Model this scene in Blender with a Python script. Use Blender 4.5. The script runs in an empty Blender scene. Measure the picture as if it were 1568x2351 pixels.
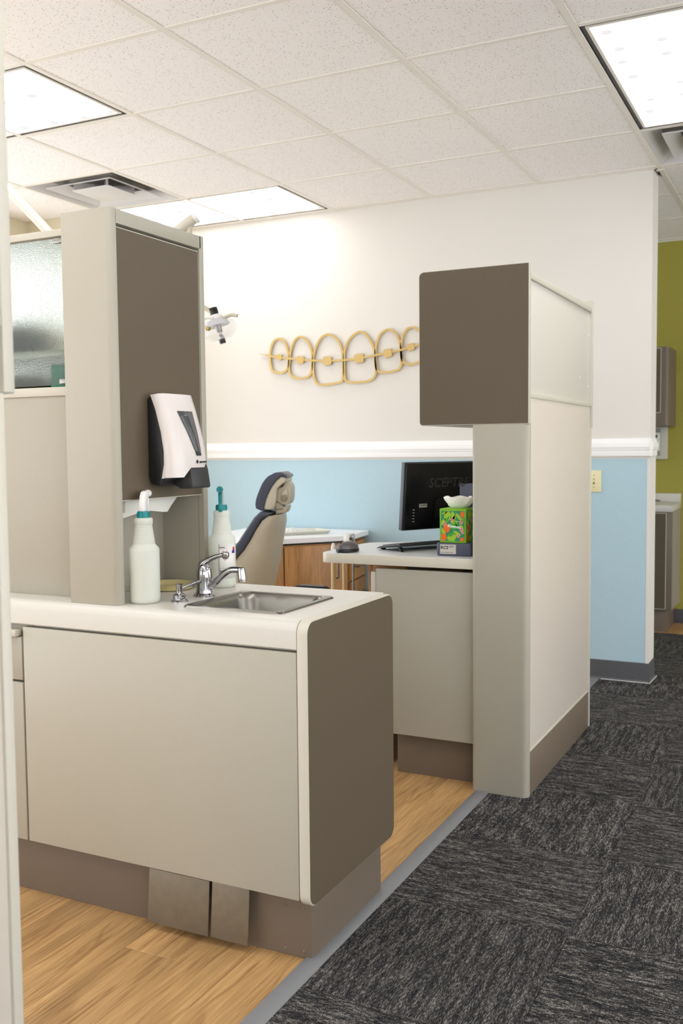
import bpy, bmesh, math, random
from mathutils import Vector, Matrix
random.seed(7)
S = bpy.context.scene
COL = S.collection
R = math.radians
# ---------------------------------------------------------------- camera
cd = bpy.data.cameras.new('camera'); cam = bpy.data.objects.new('camera', cd); COL.objects.link(cam)
yaw, pit, rol, EYE = R(26.4385), R(3.7381), R(-0.5473), 1.2381
fw = Vector((-math.sin(yaw)*math.cos(pit), math.cos(yaw)*math.cos(pit), -math.sin(pit)))
r0 = Vector((math.cos(yaw), math.sin(yaw), 0)); u0 = r0.cross(fw)
rt = r0*math.cos(rol) + u0*math.sin(rol); up = -r0*math.sin(rol) + u0*math.cos(rol)
cam.matrix_world = Matrix(((rt.x, up.x, -fw.x, 0), (rt.y, up.y, -fw.y, 0), (rt.z, up.z, -fw.z, EYE), (0, 0, 0, 1)))
cd.sensor_fit = 'VERTICAL'; cd.sensor_height = 36; cd.lens = 2239.04/2351*36
cd.clip_start = 0.02; cd.clip_end = 60
cd.dof.use_dof = True; cd.dof.focus_distance = 2.75; cd.dof.aperture_fstop = 5.6
S.camera = cam
# ---------------------------------------------------------------- world, exposure
S.view_settings.view_transform = 'Standard'; S.view_settings.look = 'None'
S.view_settings.gamma = 1; S.view_settings.use_curve_mapping = False
S.view_settings.exposure = -0.05
S.cycles.use_denoising = True
S.cycles.max_bounces = 10; S.cycles.diffuse_bounces = 7; S.cycles.transmission_bounces = 10; S.cycles.transparent_max_bounces = 10
S.cycles.sample_clamp_indirect = 6
w = bpy.data.worlds.new('sky'); S.world = w; w.use_nodes = True
bg = w.node_tree.nodes['Background']; bg.inputs[0].default_value = (0.95, 0.98, 1.0, 1); bg.inputs[1].default_value = 4.6
PANEL = 7.0          # luminance of the ceiling light lenses

# ---------------------------------------------------------------- materials
def lin(c): return tuple(((x/255)/12.92 if x/255 <= .04045 else ((x/255+.055)/1.055)**2.4) for x in c) + (1,)
MATS = {}
def nodes(m): return m.node_tree.nodes, m.node_tree.links
def mat(name, rgb, rough=.5, metal=0, speck=0, sscale=900, bump=0, bscale=300, spec=.5, trans=0, coat=0, ior=1.45):
    if name in MATS: return MATS[name]
    m = bpy.data.materials.new(name); m.use_nodes = True; n, l = nodes(m); b = n['Principled BSDF']
    c = lin(rgb)
    b.inputs['Base Color'].default_value = c; b.inputs['Roughness'].default_value = rough
    b.inputs['Metallic'].default_value = metal; b.inputs['Specular IOR Level'].default_value = spec
    b.inputs['Transmission Weight'].default_value = trans; b.inputs['Coat Weight'].default_value = coat; b.inputs['IOR'].default_value = ior
    tc = n.new('ShaderNodeTexCoord')
    if speck:
        t = n.new('ShaderNodeTexNoise'); t.inputs['Scale'].default_value = sscale; t.inputs['Detail'].default_value = 2
        l.new(tc.outputs['Object'], t.inputs['Vector'])
        r = n.new('ShaderNodeMapRange'); r.inputs['From Min'].default_value = .3; r.inputs['From Max'].default_value = .7
        r.inputs['To Min'].default_value = 1-speck; r.inputs['To Max'].default_value = 1+speck
        l.new(t.outputs['Fac'], r.inputs['Value'])
        x = n.new('ShaderNodeMix'); x.data_type = 'RGBA'; x.blend_type = 'MULTIPLY'; x.inputs['Factor'].default_value = 1
        x.inputs['A'].default_value = c; l.new(r.outputs['Result'], x.inputs['B']); l.new(x.outputs['Result'], b.inputs['Base Color'])
    if bump:
        t2 = n.new('ShaderNodeTexNoise'); t2.inputs['Scale'].default_value = bscale; t2.inputs['Detail'].default_value = 3
        l.new(tc.outputs['Object'], t2.inputs['Vector'])
        bp = n.new('ShaderNodeBump'); bp.inputs['Strength'].default_value = bump; bp.inputs['Distance'].default_value = .001
        l.new(t2.outputs['Fac'], bp.inputs['Height']); l.new(bp.outputs['Normal'], b.inputs['Normal'])
    MATS[name] = m; return m
BEIGE = mat('beige_laminate', (167, 162, 148), .42, speck=.05, bump=.12, bscale=700)
CREAM = mat('cream_edging', (196, 191, 178), .4)
BROWN = mat('brown_laminate', (90, 78, 62), .5, speck=.12, sscale=700, bump=.1, bscale=600)
KICK = mat('taupe_kick_laminate', (110, 97, 84), .45, speck=.05)
WTOP = mat('white_laminate', (200, 197, 190), .3, speck=.01)
WHITE = mat('white_plastic', (228, 226, 224), .35)
PAINT = mat('cream_wall_paint', (217, 213, 207), .7, bump=.15, bscale=250)
BLUE = mat('blue_wall_paint', (170, 197, 209), .6, bump=.2, bscale=250, speck=.02, sscale=120)
GREEN = mat('olive_wall_paint', (156, 148, 62), .65, bump=.2, bscale=250, speck=.03, sscale=90)
TRIMW = mat('white_trim_paint', (240, 240, 240), .35)
GRID = mat('ceiling_grid_metal', (228, 223, 215), .45)
BLACK = mat('black_plastic', (22, 22, 24), .4)
GLOSSBLACK = mat('dark_gloss_plastic', (14, 14, 16), .25)
RUBBER = mat('grey_rubber_base', (84, 84, 88), .55, speck=.04, sscale=60)
STRIP = mat('grey_reducer_strip', (120, 121, 124), .5)
CHROME = mat('chrome', (178, 178, 182), .09, metal=1)
STEEL = mat('brushed_steel', (138, 136, 130), .3, metal=1, bump=.1, bscale=900)
NAVY = mat('slate_vinyl', (70, 74, 90), .38, bump=.1, bscale=500)
SHELL = mat('greige_plastic_shell', (196, 189, 170), .4)
TEAL = mat('teal_plastic', (10, 128, 132), .35)
GOLD = mat('brass_plate', (188, 160, 100), .38, metal=.25)
SLATE = mat('slate_blue_plastic', (74, 78, 98), .45)
PAPER = mat('white_paper', (232, 230, 222), .8)
IVORY = mat('ivory_plastic', (226, 218, 176), .4)
SIDEGREY = mat('grey_beige_plastic', (150, 145, 138), .5)
PEDAL = mat('steel_pedal', (118, 109, 93), .42, metal=.5, speck=.06, sscale=40)
BOTTLETXT = mat('grey_print', (120, 118, 116), .6)

def mat_wood(name, a, b_, grain_axis, scale=1.0, rough=.4, fine=1.0):
    m = bpy.data.materials.new(name); m.use_nodes = True; n, l = nodes(m); b = n['Principled BSDF']
    b.inputs['Roughness'].default_value = rough
    tc = n.new('ShaderNodeTexCoord'); oi = n.new('ShaderNodeObjectInfo')
    ad = n.new('ShaderNodeVectorMath'); ad.operation = 'ADD'
    mu = n.new('ShaderNodeVectorMath'); mu.operation = 'SCALE'; mu.inputs['Scale'].default_value = 13
    cb = n.new('ShaderNodeCombineXYZ')
    for k in range(3): l.new(oi.outputs['Random'], cb.inputs[k])
    l.new(cb.outputs[0], mu.inputs[0]); l.new(tc.outputs['Object'], ad.inputs[0]); l.new(mu.outputs[0], ad.inputs[1])
    mp = n.new('ShaderNodeMapping'); l.new(ad.outputs[0], mp.inputs[0])
    s = [14*scale, 14*scale, 14*scale]; s['XYZ'.index(grain_axis)] = 1.1*scale; mp.inputs['Scale'].default_value = s
    t1 = n.new('ShaderNodeTexNoise'); t1.inputs['Scale'].default_value = 1.2; t1.inputs['Detail'].default_value = 4; t1.inputs['Distortion'].default_value = .9
    l.new(mp.outputs[0], t1.inputs['Vector'])
    mp2 = n.new('ShaderNodeMapping'); l.new(ad.outputs[0], mp2.inputs[0])
    s2 = [190*fine]*3; s2['XYZ'.index(grain_axis)] = 7; mp2.inputs['Scale'].default_value = s2
    t2 = n.new('ShaderNodeTexNoise'); t2.inputs['Scale'].default_value = 1; t2.inputs['Detail'].default_value = 3; t2.inputs['Distortion'].default_value = .4
    l.new(mp2.outputs[0], t2.inputs['Vector'])
    # cathedral rings
    wv = n.new('ShaderNodeMath'); wv.operation = 'MULTIPLY'; wv.inputs[1].default_value = 26; l.new(t1.outputs['Fac'], wv.inputs[0])
    sn = n.new('ShaderNodeMath'); sn.operation = 'SINE'; l.new(wv.outputs[0], sn.inputs[0])
    pw = n.new('ShaderNodeMapRange'); pw.inputs['From Min'].default_value = .55; pw.inputs['From Max'].default_value = 1; pw.inputs['To Min'].default_value = 0; pw.inputs['To Max'].default_value = .35
    l.new(sn.outputs[0], pw.inputs['Value'])
    mr = n.new('ShaderNodeMapRange'); mr.inputs['From Min'].default_value = .38; mr.inputs['From Max'].default_value = .68; l.new(t2.outputs['Fac'], mr.inputs['Value'])
    mm = n.new('ShaderNodeMath'); mm.operation = 'MULTIPLY'; l.new(mr.outputs[0], mm.inputs[0]); mm.inputs[1].default_value = .55
    sm = n.new('ShaderNodeMath'); sm.operation = 'ADD'; l.new(mm.outputs[0], sm.inputs[0]); l.new(pw.outputs[0], sm.inputs[1])
    x = n.new('ShaderNodeMix'); x.data_type = 'RGBA'; x.inputs['A'].default_value = lin(a); x.inputs['B'].default_value = lin(b_)
    l.new(sm.outputs[0], x.inputs['Factor'])
    mp3 = n.new('ShaderNodeMapping'); l.new(ad.outputs[0], mp3.inputs[0])
    s3 = [11]*3; s3['XYZ'.index(grain_axis)] = 1.6; mp3.inputs['Scale'].default_value = s3
    t3 = n.new('ShaderNodeTexNoise'); t3.inputs['Scale'].default_value = 1; t3.inputs['Detail'].default_value = 2; l.new(mp3.outputs[0], t3.inputs['Vector'])
    r3 = n.new('ShaderNodeMapRange'); r3.inputs['From Min'].default_value = .35; r3.inputs['From Max'].default_value = .65; r3.inputs['To Min'].default_value = 1.14; r3.inputs['To Max'].default_value = .84
    l.new(t3.outputs['Fac'], r3.inputs['Value'])
    x3 = n.new('ShaderNodeMix'); x3.data_type = 'RGBA'; x3.blend_type = 'MULTIPLY'; x3.inputs['Factor'].default_value = 1
    l.new(x.outputs['Result'], x3.inputs['A']); l.new(r3.outputs[0], x3.inputs['B']); x = x3
    vr = n.new('ShaderNodeMapRange'); vr.inputs['To Min'].default_value = .86; vr.inputs['To Max'].default_value = 1.1; l.new(oi.outputs['Random'], vr.inputs['Value'])
    x2 = n.new('ShaderNodeMix'); x2.data_type = 'RGBA'; x2.blend_type = 'MULTIPLY'; x2.inputs['Factor'].default_value = 1
    l.new(x.outputs['Result'], x2.inputs['A']); l.new(vr.outputs[0], x2.inputs['B']); l.new(x2.outputs['Result'], b.inputs['Base Color'])
    MATS[name] = m; return m
PLANK = mat_wood('oak_vinyl_plank', (188, 150, 100), (134, 96, 56), 'Y', .8, .38)
MAPLE = mat_wood('honey_wood_veneer', (176, 128, 74), (140, 94, 46), 'Z', 1.5, .4, .8)

def mat_carpet():
    m = bpy.data.materials.new('carpet_tile_loop'); m.use_nodes = True; n, l = nodes(m); b = n['Principled BSDF']
    b.inputs['Roughness'].default_value = .95; b.inputs['Specular IOR Level'].default_value = .1
    tc = n.new('ShaderNodeTexCoord'); oi = n.new('ShaderNodeObjectInfo')
    cb = n.new('ShaderNodeCombineXYZ')
    for k in range(3): l.new(oi.outputs['Random'], cb.inputs[k])
    mu = n.new('ShaderNodeVectorMath'); mu.operation = 'SCALE'; mu.inputs['Scale'].default_value = 17; l.new(cb.outputs[0], mu.inputs[0])
    ad = n.new('ShaderNodeVectorMath'); ad.operation = 'ADD'; l.new(tc.outputs['Object'], ad.inputs[0]); l.new(mu.outputs[0], ad.inputs[1])
    def tex(sc, det, dist=0):
        mp = n.new('ShaderNodeMapping'); mp.inputs['Scale'].default_value = sc; l.new(ad.outputs[0], mp.inputs[0])
        t = n.new('ShaderNodeTexNoise'); t.inputs['Scale'].default_value = 1; t.inputs['Detail'].default_value = det; t.inputs['Distortion'].default_value = dist
        l.new(mp.outputs[0], t.inputs['Vector']); return t.outputs['Fac']
    fine = tex((70, 300, 1), 3); streak = tex((11, 75, 1), 4, .4); loop = tex((520, 520, 1), 2)
    def rng(o, a, bb, c=0, d=1):
        r = n.new('ShaderNodeMapRange'); r.inputs['From Min'].default_value = a; r.inputs['From Max'].default_value = bb
        r.inputs['To Min'].default_value = c; r.inputs['To Max'].default_value = d; l.new(o, r.inputs['Value']); return r.outputs[0]
    def mth(op, a, bb):
        q = n.new('ShaderNodeMath'); q.operation = op
        for i, v in enumerate((a, bb)):
            if isinstance(v, (int, float)): q.inputs[i].default_value = v
            else: l.new(v, q.inputs[i])
        return q.outputs[0]
    f = mth('ADD', mth('MULTIPLY', rng(fine, .36, .66), .36), mth('MULTIPLY', rng(streak, .36, .66), .24))
    f = mth('ADD', f, mth('MULTIPLY', rng(loop, .38, .62), .46))
    cr = n.new('ShaderNodeValToRGB'); e = cr.color_ramp.elements
    e[0].position = .30; e[0].color = lin((24, 24, 27)); e[1].position = .95; e[1].color = lin((168, 162, 156))
    q = e.new(.60); q.color = lin((62, 61, 62))
    l.new(f, cr.inputs[0]); l.new(cr.outputs[0], b.inputs['Base Color'])
    bp = n.new('ShaderNodeBump'); bp.inputs['Strength'].default_value = .8; bp.inputs['Distance'].default_value = .003
    l.new(f, bp.inputs['Height']); l.new(bp.outputs[0], b.inputs['Normal'])
    return m
CARPET = mat_carpet()

def mat_tile():
    m = bpy.data.materials.new('acoustic_tile'); m.use_nodes = True; n, l = nodes(m); b = n['Principled BSDF']
    b.inputs['Roughness'].default_value = .9; b.inputs['Specular IOR Level'].default_value = .15
    tc = n.new('ShaderNodeTexCoord'); oi = n.new('ShaderNodeObjectInfo'); cb = n.new('ShaderNodeCombineXYZ')
    for k in range(3): l.new(oi.outputs['Random'], cb.inputs[k])
    mu = n.new('ShaderNodeVectorMath'); mu.operation = 'SCALE'; mu.inputs['Scale'].default_value = 11; l.new(cb.outputs[0], mu.inputs[0])
    ad = n.new('ShaderNodeVectorMath'); ad.operation = 'ADD'; l.new(tc.outputs['Object'], ad.inputs[0]); l.new(mu.outputs[0], ad.inputs[1])
    v = n.new('ShaderNodeTexVoronoi'); v.inputs['Scale'].default_value = 135; l.new(ad.outputs[0], v.inputs['Vector'])
    sp = n.new('ShaderNodeSeparateColor'); l.new(v.outputs['Color'], sp.inputs[0])
    th = n.new('ShaderNodeMapRange'); th.inputs['From Min'].default_value = .22; th.inputs['From Max'].default_value = 1; th.inputs['To Min'].default_value = 0; th.inputs['To Max'].default_value = .34
    l.new(sp.outputs[0], th.inputs['Value'])
    lt = n.new('ShaderNodeMath'); lt.operation = 'LESS_THAN'; l.new(v.outputs['Distance'], lt.inputs[0]); l.new(th.outputs[0], lt.inputs[1])
    mu2 = n.new('ShaderNodeMath'); mu2.operation = 'MULTIPLY'; l.new(lt.outputs[0], mu2.inputs[0]); mu2.inputs[1].default_value = .6
    x = n.new('ShaderNodeMix'); x.data_type = 'RGBA'; x.inputs['A'].default_value = lin((241, 237, 235)); x.inputs['B'].default_value = lin((120, 108, 98))
    l.new(mu2.outputs[0], x.inputs['Factor']); l.new(x.outputs['Result'], b.inputs['Base Color'])
    bp = n.new('ShaderNodeBump'); bp.inputs['Strength'].default_value = .5; bp.inputs['Distance'].default_value = .0015; bp.invert = True
    l.new(lt.outputs[0], bp.inputs['Height']); l.new(bp.outputs[0], b.inputs['Normal'])
    return m
TILE = mat_tile()

def mat_lens():
    m = bpy.data.materials.new('lit_light_lens'); m.use_nodes = True; n, l = nodes(m); n.remove(n['Principled BSDF'])
    em = n.new('ShaderNodeEmission'); em.inputs[0].default_value = (1.0, .988, .972, 1)
    tc = n.new('ShaderNodeTexCoord'); mp = n.new('ShaderNodeMapping'); mp.inputs['Scale'].default_value = (6.7, 6.7, 6.7); mp.inputs['Location'].default_value = (.5, .45, 0)
    l.new(tc.outputs['Object'], mp.inputs[0])
    v = n.new('ShaderNodeTexVoronoi'); v.inputs['Scale'].default_value = 1; v.inputs['Randomness'].default_value = .25; l.new(mp.outputs[0], v.inputs['Vector'])
    r = n.new('ShaderNodeMapRange'); r.inputs['From Min'].default_value = .10; r.inputs['From Max'].default_value = .42; r.interpolation_type = 'SMOOTHSTEP'
    r.inputs['To Min'].default_value = .93/PANEL; r.inputs['To Max'].default_value = 1; l.new(v.outputs['Distance'], r.inputs['Value'])
    k = n.new('ShaderNodeMath'); k.operation = 'MULTIPLY'; k.inputs[1].default_value = PANEL; l.new(r.outputs[0], k.inputs[0]); l.new(k.outputs[0], em.inputs[1])
    l.new(em.outputs[0], n['Material Output'].inputs[0]); return m
LENS = mat_lens()

def mat_mix(name, rgb, tl=.5, tp=.15, rough=.4):
    m = bpy.data.materials.new(name); m.use_nodes = True; n, l = nodes(m); b = n['Principled BSDF']
    b.inputs['Base Color'].default_value = lin(rgb); b.inputs['Roughness'].default_value = rough
    t = n.new('ShaderNodeBsdfTranslucent'); t.inputs[0].default_value = lin(rgb); p = n.new('ShaderNodeBsdfTransparent')
    a = n.new('ShaderNodeMixShader'); a.inputs[0].default_value = tl; l.new(b.outputs[0], a.inputs[1]); l.new(t.outputs[0], a.inputs[2])
    c = n.new('ShaderNodeMixShader'); c.inputs[0].default_value = tp; l.new(a.outputs[0], c.inputs[1]); l.new(p.outputs[0], c.inputs[2])
    l.new(c.outputs[0], n['Material Output'].inputs[0]); return m
MILKY = mat_mix('milky_plastic', (236, 238, 230), .35, .2)
LIQUID = mat_mix('clear_liquid', (222, 224, 212), .3, .25)
CLEARSH = mat_mix('clear_shield_plastic', (240, 240, 240), .25, .86, .1)

def mat_glass():
    m = bpy.data.materials.new('textured_privacy_glass'); m.use_nodes = True; n, l = nodes(m); b = n['Principled BSDF']
    b.inputs['Base Color'].default_value = (.80, .87, .84, 1); b.inputs['Roughness'].default_value = .28
    b.inputs['Transmission Weight'].default_value = 1; b.inputs['IOR'].default_value = 1.25
    tc = n.new('ShaderNodeTexCoord'); t = n.new('ShaderNodeTexNoise'); t.inputs['Scale'].default_value = 330; t.inputs['Detail'].default_value = 2
    l.new(tc.outputs['Object'], t.inputs['Vector'])
    bp = n.new('ShaderNodeBump'); bp.inputs['Strength'].default_value = .9; bp.inputs['Distance'].default_value = .002
    l.new(t.outputs['Fac'], bp.inputs['Height']); l.new(bp.outputs[0], b.inputs['Normal']); return m
FROST = mat_glass()
def mat_pane():
    m = bpy.data.materials.new('window_glass'); m.use_nodes = True; n, l = nodes(m); n.remove(n['Principled BSDF'])
    g = n.new('ShaderNodeBsdfGlossy'); g.inputs['Roughness'].default_value = .02; t = n.new('ShaderNodeBsdfTransparent')
    x = n.new('ShaderNodeMixShader'); x.inputs[0].default_value = .08; l.new(t.outputs[0], x.inputs[1]); l.new(g.outputs[0], x.inputs[2])
    l.new(x.outputs[0], n['Material Output'].inputs[0]); return m
PANE = mat_pane()

# ---------------------------------------------------------------- builders
class MB:
    """collects shapes into one bmesh"""
    def __init__(s): s.bm = bmesh.new()
    def _xf(s, vs, M):
        if M is not None: bmesh.ops.transform(s.bm, matrix=M, verts=vs)
    def box(s, x0, x1, y0, y1, z0, z1, bev=0, seg=2, M=None, taper=1.0):
        b2 = bmesh.new(); r = bmesh.ops.create_cube(b2, size=1)
        for v in r['verts']:
            k = taper if v.co.z > 0 else 1
            v.co = Vector(((x0+x1)/2 + v.co.x*(x1-x0)*k, (y0+y1)/2 + v.co.y*(y1-y0)*k, z0 if v.co.z < 0 else z1))
        if bev: bmesh.ops.bevel(b2, geom=b2.edges[:], offset=min(bev, .49*min(x1-x0, y1-y0, z1-z0)), segments=seg, affect='EDGES', profile=.5)
        s.merge(b2, M); return s
    def merge(s, b2, M=None):
        if M is not None: bmesh.ops.transform(b2, matrix=M, verts=b2.verts)
        me = bpy.data.meshes.new('tmp'); b2.to_mesh(me); b2.free(); s.bm.from_mesh(me); bpy.data.meshes.remove(me)
    def prism(s, pts, e1, e2, e3, o, t0, t1, bev=0, seg=2, M=None, only=None):
        """polygon pts in plane (e1,e2) from o, extruded along e3 from t0 to t1"""
        e1, e2, e3, o = Vector(e1), Vector(e2), Vector(e3), Vector(o)
        b2 = bmesh.new()
        a = [b2.verts.new(o + e1*p[0] + e2*p[1] + e3*t0) for p in pts]
        c = [b2.verts.new(o + e1*p[0] + e2*p[1] + e3*t1) for p in pts]
        b2.faces.new(a); b2.faces.new(c[::-1])
        n = len(pts)
        for i in range(n): b2.faces.new([a[(i+1) % n], a[i], c[i], c[(i+1) % n]])
        bmesh.ops.recalc_face_normals(b2, faces=b2.faces)
        if bev:
            ed = b2.edges[:]
            if only == 'caps': ed = [e for e in b2.edges if abs(((e.verts[0].co-e.verts[1].co).normalized()).dot(e3.normalized())) < .5]
            if only == 'sides': ed = [e for e in b2.edges if abs(((e.verts[0].co-e.verts[1].co).normalized()).dot(e3.normalized())) > .5]
            bmesh.ops.bevel(b2, geom=ed, offset=bev, segments=seg, affect='EDGES', profile=.5, clamp_overlap=True)
        s.merge(b2, M); return s
    def lathe(s, prof, c=(0, 0, 0), n=28, M=None):
        b2 = bmesh.new(); rings = []
        for r, z in prof:
            if r < 1e-6: rings.append([b2.verts.new((c[0], c[1], c[2]+z))])
            else: rings.append([b2.verts.new((c[0]+r*math.cos(2*math.pi*k/n), c[1]+r*math.sin(2*math.pi*k/n), c[2]+z)) for k in range(n)])
        for a, b in zip(rings, rings[1:]):
            for k in range(n):
                f = [a[k % len(a)], a[(k+1) % len(a)], b[(k+1) % len(b)], b[k % len(b)]]
                u = []
                for v in f:
                    if v not in u: u.append(v)
                if len(u) > 2: b2.faces.new(u)
        bmesh.ops.recalc_face_normals(b2, faces=b2.faces)
        s.merge(b2, M); return s
    def tube(s, pts, rad, n=14, M=None, smooth=3, flat=1.0, upv=(0, 0, 1)):
        P = [Vector(p) for p in pts]; rr = list(rad) if isinstance(rad, (list, tuple)) else [rad]*len(P)
        if smooth and len(P) > 2:
            Q, q = [], []
            for i in range(len(P)-1):
                p0, p1, p2, p3 = P[max(i-1, 0)], P[i], P[i+1], P[min(i+2, len(P)-1)]
                for k in range(smooth+1):
                    t = k/(smooth+1)
                    Q.append(.5*((2*p1)+(p2-p0)*t+(2*p0-5*p1+4*p2-p3)*t*t+(-p0+3*p1-3*p2+p3)*t**3)); q.append(rr[i]*(1-t)+rr[i+1]*t)
            Q.append(P[-1]); q.append(rr[-1]); P, rr = Q, q
        b2 = bmesh.new(); rings = []
        for i, p in enumerate(P):
            d = (P[min(i+1, len(P)-1)] - P[max(i-1, 0)]).normalized()
            u = Vector(upv); 
            if abs(d.dot(u)) > .95: u = Vector((1, 0, 0))
            a = d.cross(u).normalized(); b = a.cross(d).normalized()
            rings.append([b2.verts.new(p + (a*math.cos(2*math.pi*k/n) + b*math.sin(2*math.pi*k/n)*flat)*rr[i]) for k in range(n)])
        for a, b in zip(rings, rings[1:]):
            for k in range(n): b2.faces.new([a[k], a[(k+1) % n], b[(k+1) % n], b[k]])
        b2.faces.new(rings[0]); b2.faces.new(rings[-1][::-1])
        bmesh.ops.recalc_face_normals(b2, faces=b2.faces)
        s.merge(b2, M); return s
    def loft(s, sections, M=None, close=True):
        b2 = bmesh.new(); rings = [[b2.verts.new(p) for p in sec] for sec in sections]; n = len(rings[0])
        for a, b in zip(rings, rings[1:]):
            for k in range(n): b2.faces.new([a[k], a[(k+1) % n], b[(k+1) % n], b[k]])
        if close: b2.faces.new(rings[0]); b2.faces.new(rings[-1][::-1])
        bmesh.ops.recalc_face_normals(b2, faces=b2.faces)
        s.merge(b2, M); return s
    def build(s, name, m, parent=None, smooth=True, ang=35, local=False, subsurf=0):
        if parent is not None and not local:
            bmesh.ops.transform(s.bm, matrix=wm(parent).inverted(), verts=s.bm.verts)
        me = bpy.data.meshes.new(name); s.bm.to_mesh(me); s.bm.free()
        me.materials.append(m)
        if smooth:
            me.polygons.foreach_set('use_smooth', [True]*len(me.polygons)); me.set_sharp_from_angle(angle=R(ang))
        o = bpy.data.objects.new(name, me); COL.objects.link(o); o.parent = parent
        if subsurf: mo = o.modifiers.new('sub', 'SUBSURF'); mo.levels = mo.render_levels = subsurf
        return o
def wm(o):
    M = Matrix.Translation(o.location) @ o.rotation_euler.to_matrix().to_4x4()
    return (wm(o.parent) @ M) if o.parent else M
def tag(o, label, cat, group=None, kind=None):
    if label: o['label'] = label
    if cat: o['category'] = cat
    if group: o['group'] = group
    if kind: o['kind'] = kind
    return o
def thing(name, loc, label, cat, group=None, rz=0):
    o = bpy.data.objects.new(name, None); o.empty_display_size = .05; COL.objects.link(o); o.location = loc; o.rotation_euler = (0, 0, rz)
    return tag(o, label, cat, group)
def struct(o, label=None): o['kind'] = 'structure'; o['label'] = label or o.name.replace('_', ' '); return o
def bx(name, m, parent, *a, bev=.002, seg=2, **k): return MB().box(*a, bev=bev, seg=seg).build(name, m, parent, **k)
X, Y, Z = Vector((1, 0, 0)), Vector((0, 1, 0)), Vector((0, 0, 1))
def rrect(x0, x1, y0, y1, r, n=5):
    """rounded rectangle; r may be 4 radii: (x1y1, x0y1, x0y0, x1y0)"""
    rs = r if isinstance(r, (tuple, list)) else (r,)*4; P = []
    for (cx, cy, a0), q in zip(((x1, y1, 0), (x0, y1, 90), (x0, y0, 180), (x1, y0, 270)), rs):
        sx = -1 if cx == x1 else 1; sy = -1 if cy == y1 else 1
        if q <= 0: P.append((cx, cy)); continue
        for k in range(n+1):
            a = R(a0+90*k/n); P.append((cx+sx*q+q*math.cos(a), cy+sy*q+q*math.sin(a)))
    return P
def text(name, body, size, m, parent, o, ex, ey, depth=.0004, spacing=1.0, bold=0, shear=0):
    """flat lettering: origin o, reading direction ex, up ey (world)"""
    c = bpy.data.curves.new('t', 'FONT'); c.body = body; c.size = size; c.extrude = depth; c.space_character = spacing; c.offset = bold; c.resolution_u = 3; c.shear = shear
    t = bpy.data.objects.new('t', c); COL.objects.link(t); bpy.context.view_layer.update()
    me = bpy.data.meshes.new_from_object(t.evaluated_get(bpy.context.evaluated_depsgraph_get()))
    bpy.data.objects.remove(t); bpy.data.curves.remove(c)
    ex, ey = Vector(ex).normalized(), Vector(ey).normalized(); ez = ex.cross(ey)
    M = Matrix(((ex.x, ey.x, ez.x, o[0]), (ex.y, ey.y, ez.y, o[1]), (ex.z, ey.z, ez.z, o[2]), (0, 0, 0, 1)))
    me.transform(wm(parent).inverted() @ M); me.name = name
    me.materials.clear(); me.materials.append(m)
    ob = bpy.data.objects.new(name, me); COL.objects.link(ob); ob.parent = parent; return ob

ZC, T, GX, GY = 2.6273, .6096, -1.3894, 3.3331
YW, XWE = 5.2053, -.8126
XL, XR, YF, YG = -4.39, 3.2, -2.6, 7.07
# ================================================================ SETTING
# ---- floor: sub-slab, planks, carpet tiles, reducer strip
floor = struct(MB().box(XL-.2, XR+.2, YF-.2, YG+.2, -.1, -.006).build('floor', mat('subfloor', (90, 85, 80), .9), smooth=False), 'floor of oak look planks beside charcoal carpet tiles')
def plank_mesh(w_, l_):
    b = MB().box(-w_/2+.0004, w_/2-.0004, -l_/2+.0004, l_/2-.0004, -.006, 0, bev=.0008, seg=1)
    me = bpy.data.meshes.new('wood_plank'); b.bm.to_mesh(me); b.bm.free(); me.materials.append(PLANK); return me
PM = plank_mesh(.15, 1.22)
def clip_box(name, m, parent, x0, x1, y0, y1, z0, z1, bev=.0008):
    cx, cy = (x0+x1)/2, (y0+y1)/2
    me = MB().box(x0-cx, x1-cx, y0-cy, y1-cy, z0, z1, bev=bev, seg=1)
    md = bpy.data.meshes.new(name); me.bm.to_mesh(md); me.bm.free(); md.materials.append(m)
    o = bpy.data.objects.new(name, md); COL.objects.link(o); o.parent = parent; o.location = (cx, cy, 0); return o
xk = -1.095; row = 0
while xk > XL:
    y = YF + [0, .43, .81, .25, .62][row % 5] - 1.22
    while y < YW+.1:
        y0, y1 = max(y, YF), min(y+1.22, YW+.1)
        if y1-y0 > .05:
            if y1-y0 > 1.219:
                o = bpy.data.objects.new('wood_plank', PM); COL.objects.link(o); o.parent = floor; o.location = (xk-.075, (y0+y1)/2, 0)
            else: clip_box('wood_plank', PLANK, floor, xk-.15+.0004, xk-.0004, y0+.0004, y1-.0004, -.006, 0)
        y += 1.22
    xk -= .15; row += 1
for k in range(10):      # planks beyond the carpet, at the foot of the hall cabinets
    clip_box('wood_plank', PLANK, floor, -2.6+.15*k*3.9, -2.6+.15*(k+1)*3.9-.0008, 6.655, YG, -.006, 0)
cb_ = MB().box(-.2496, .2496, -.2496, .2496, -.006, .001, bev=.001, seg=1)
CM = bpy.data.meshes.new('carpet_tile'); cb_.bm.to_mesh(CM); cb_.bm.free(); CM.materials.append(CARPET)
i = 0
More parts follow.
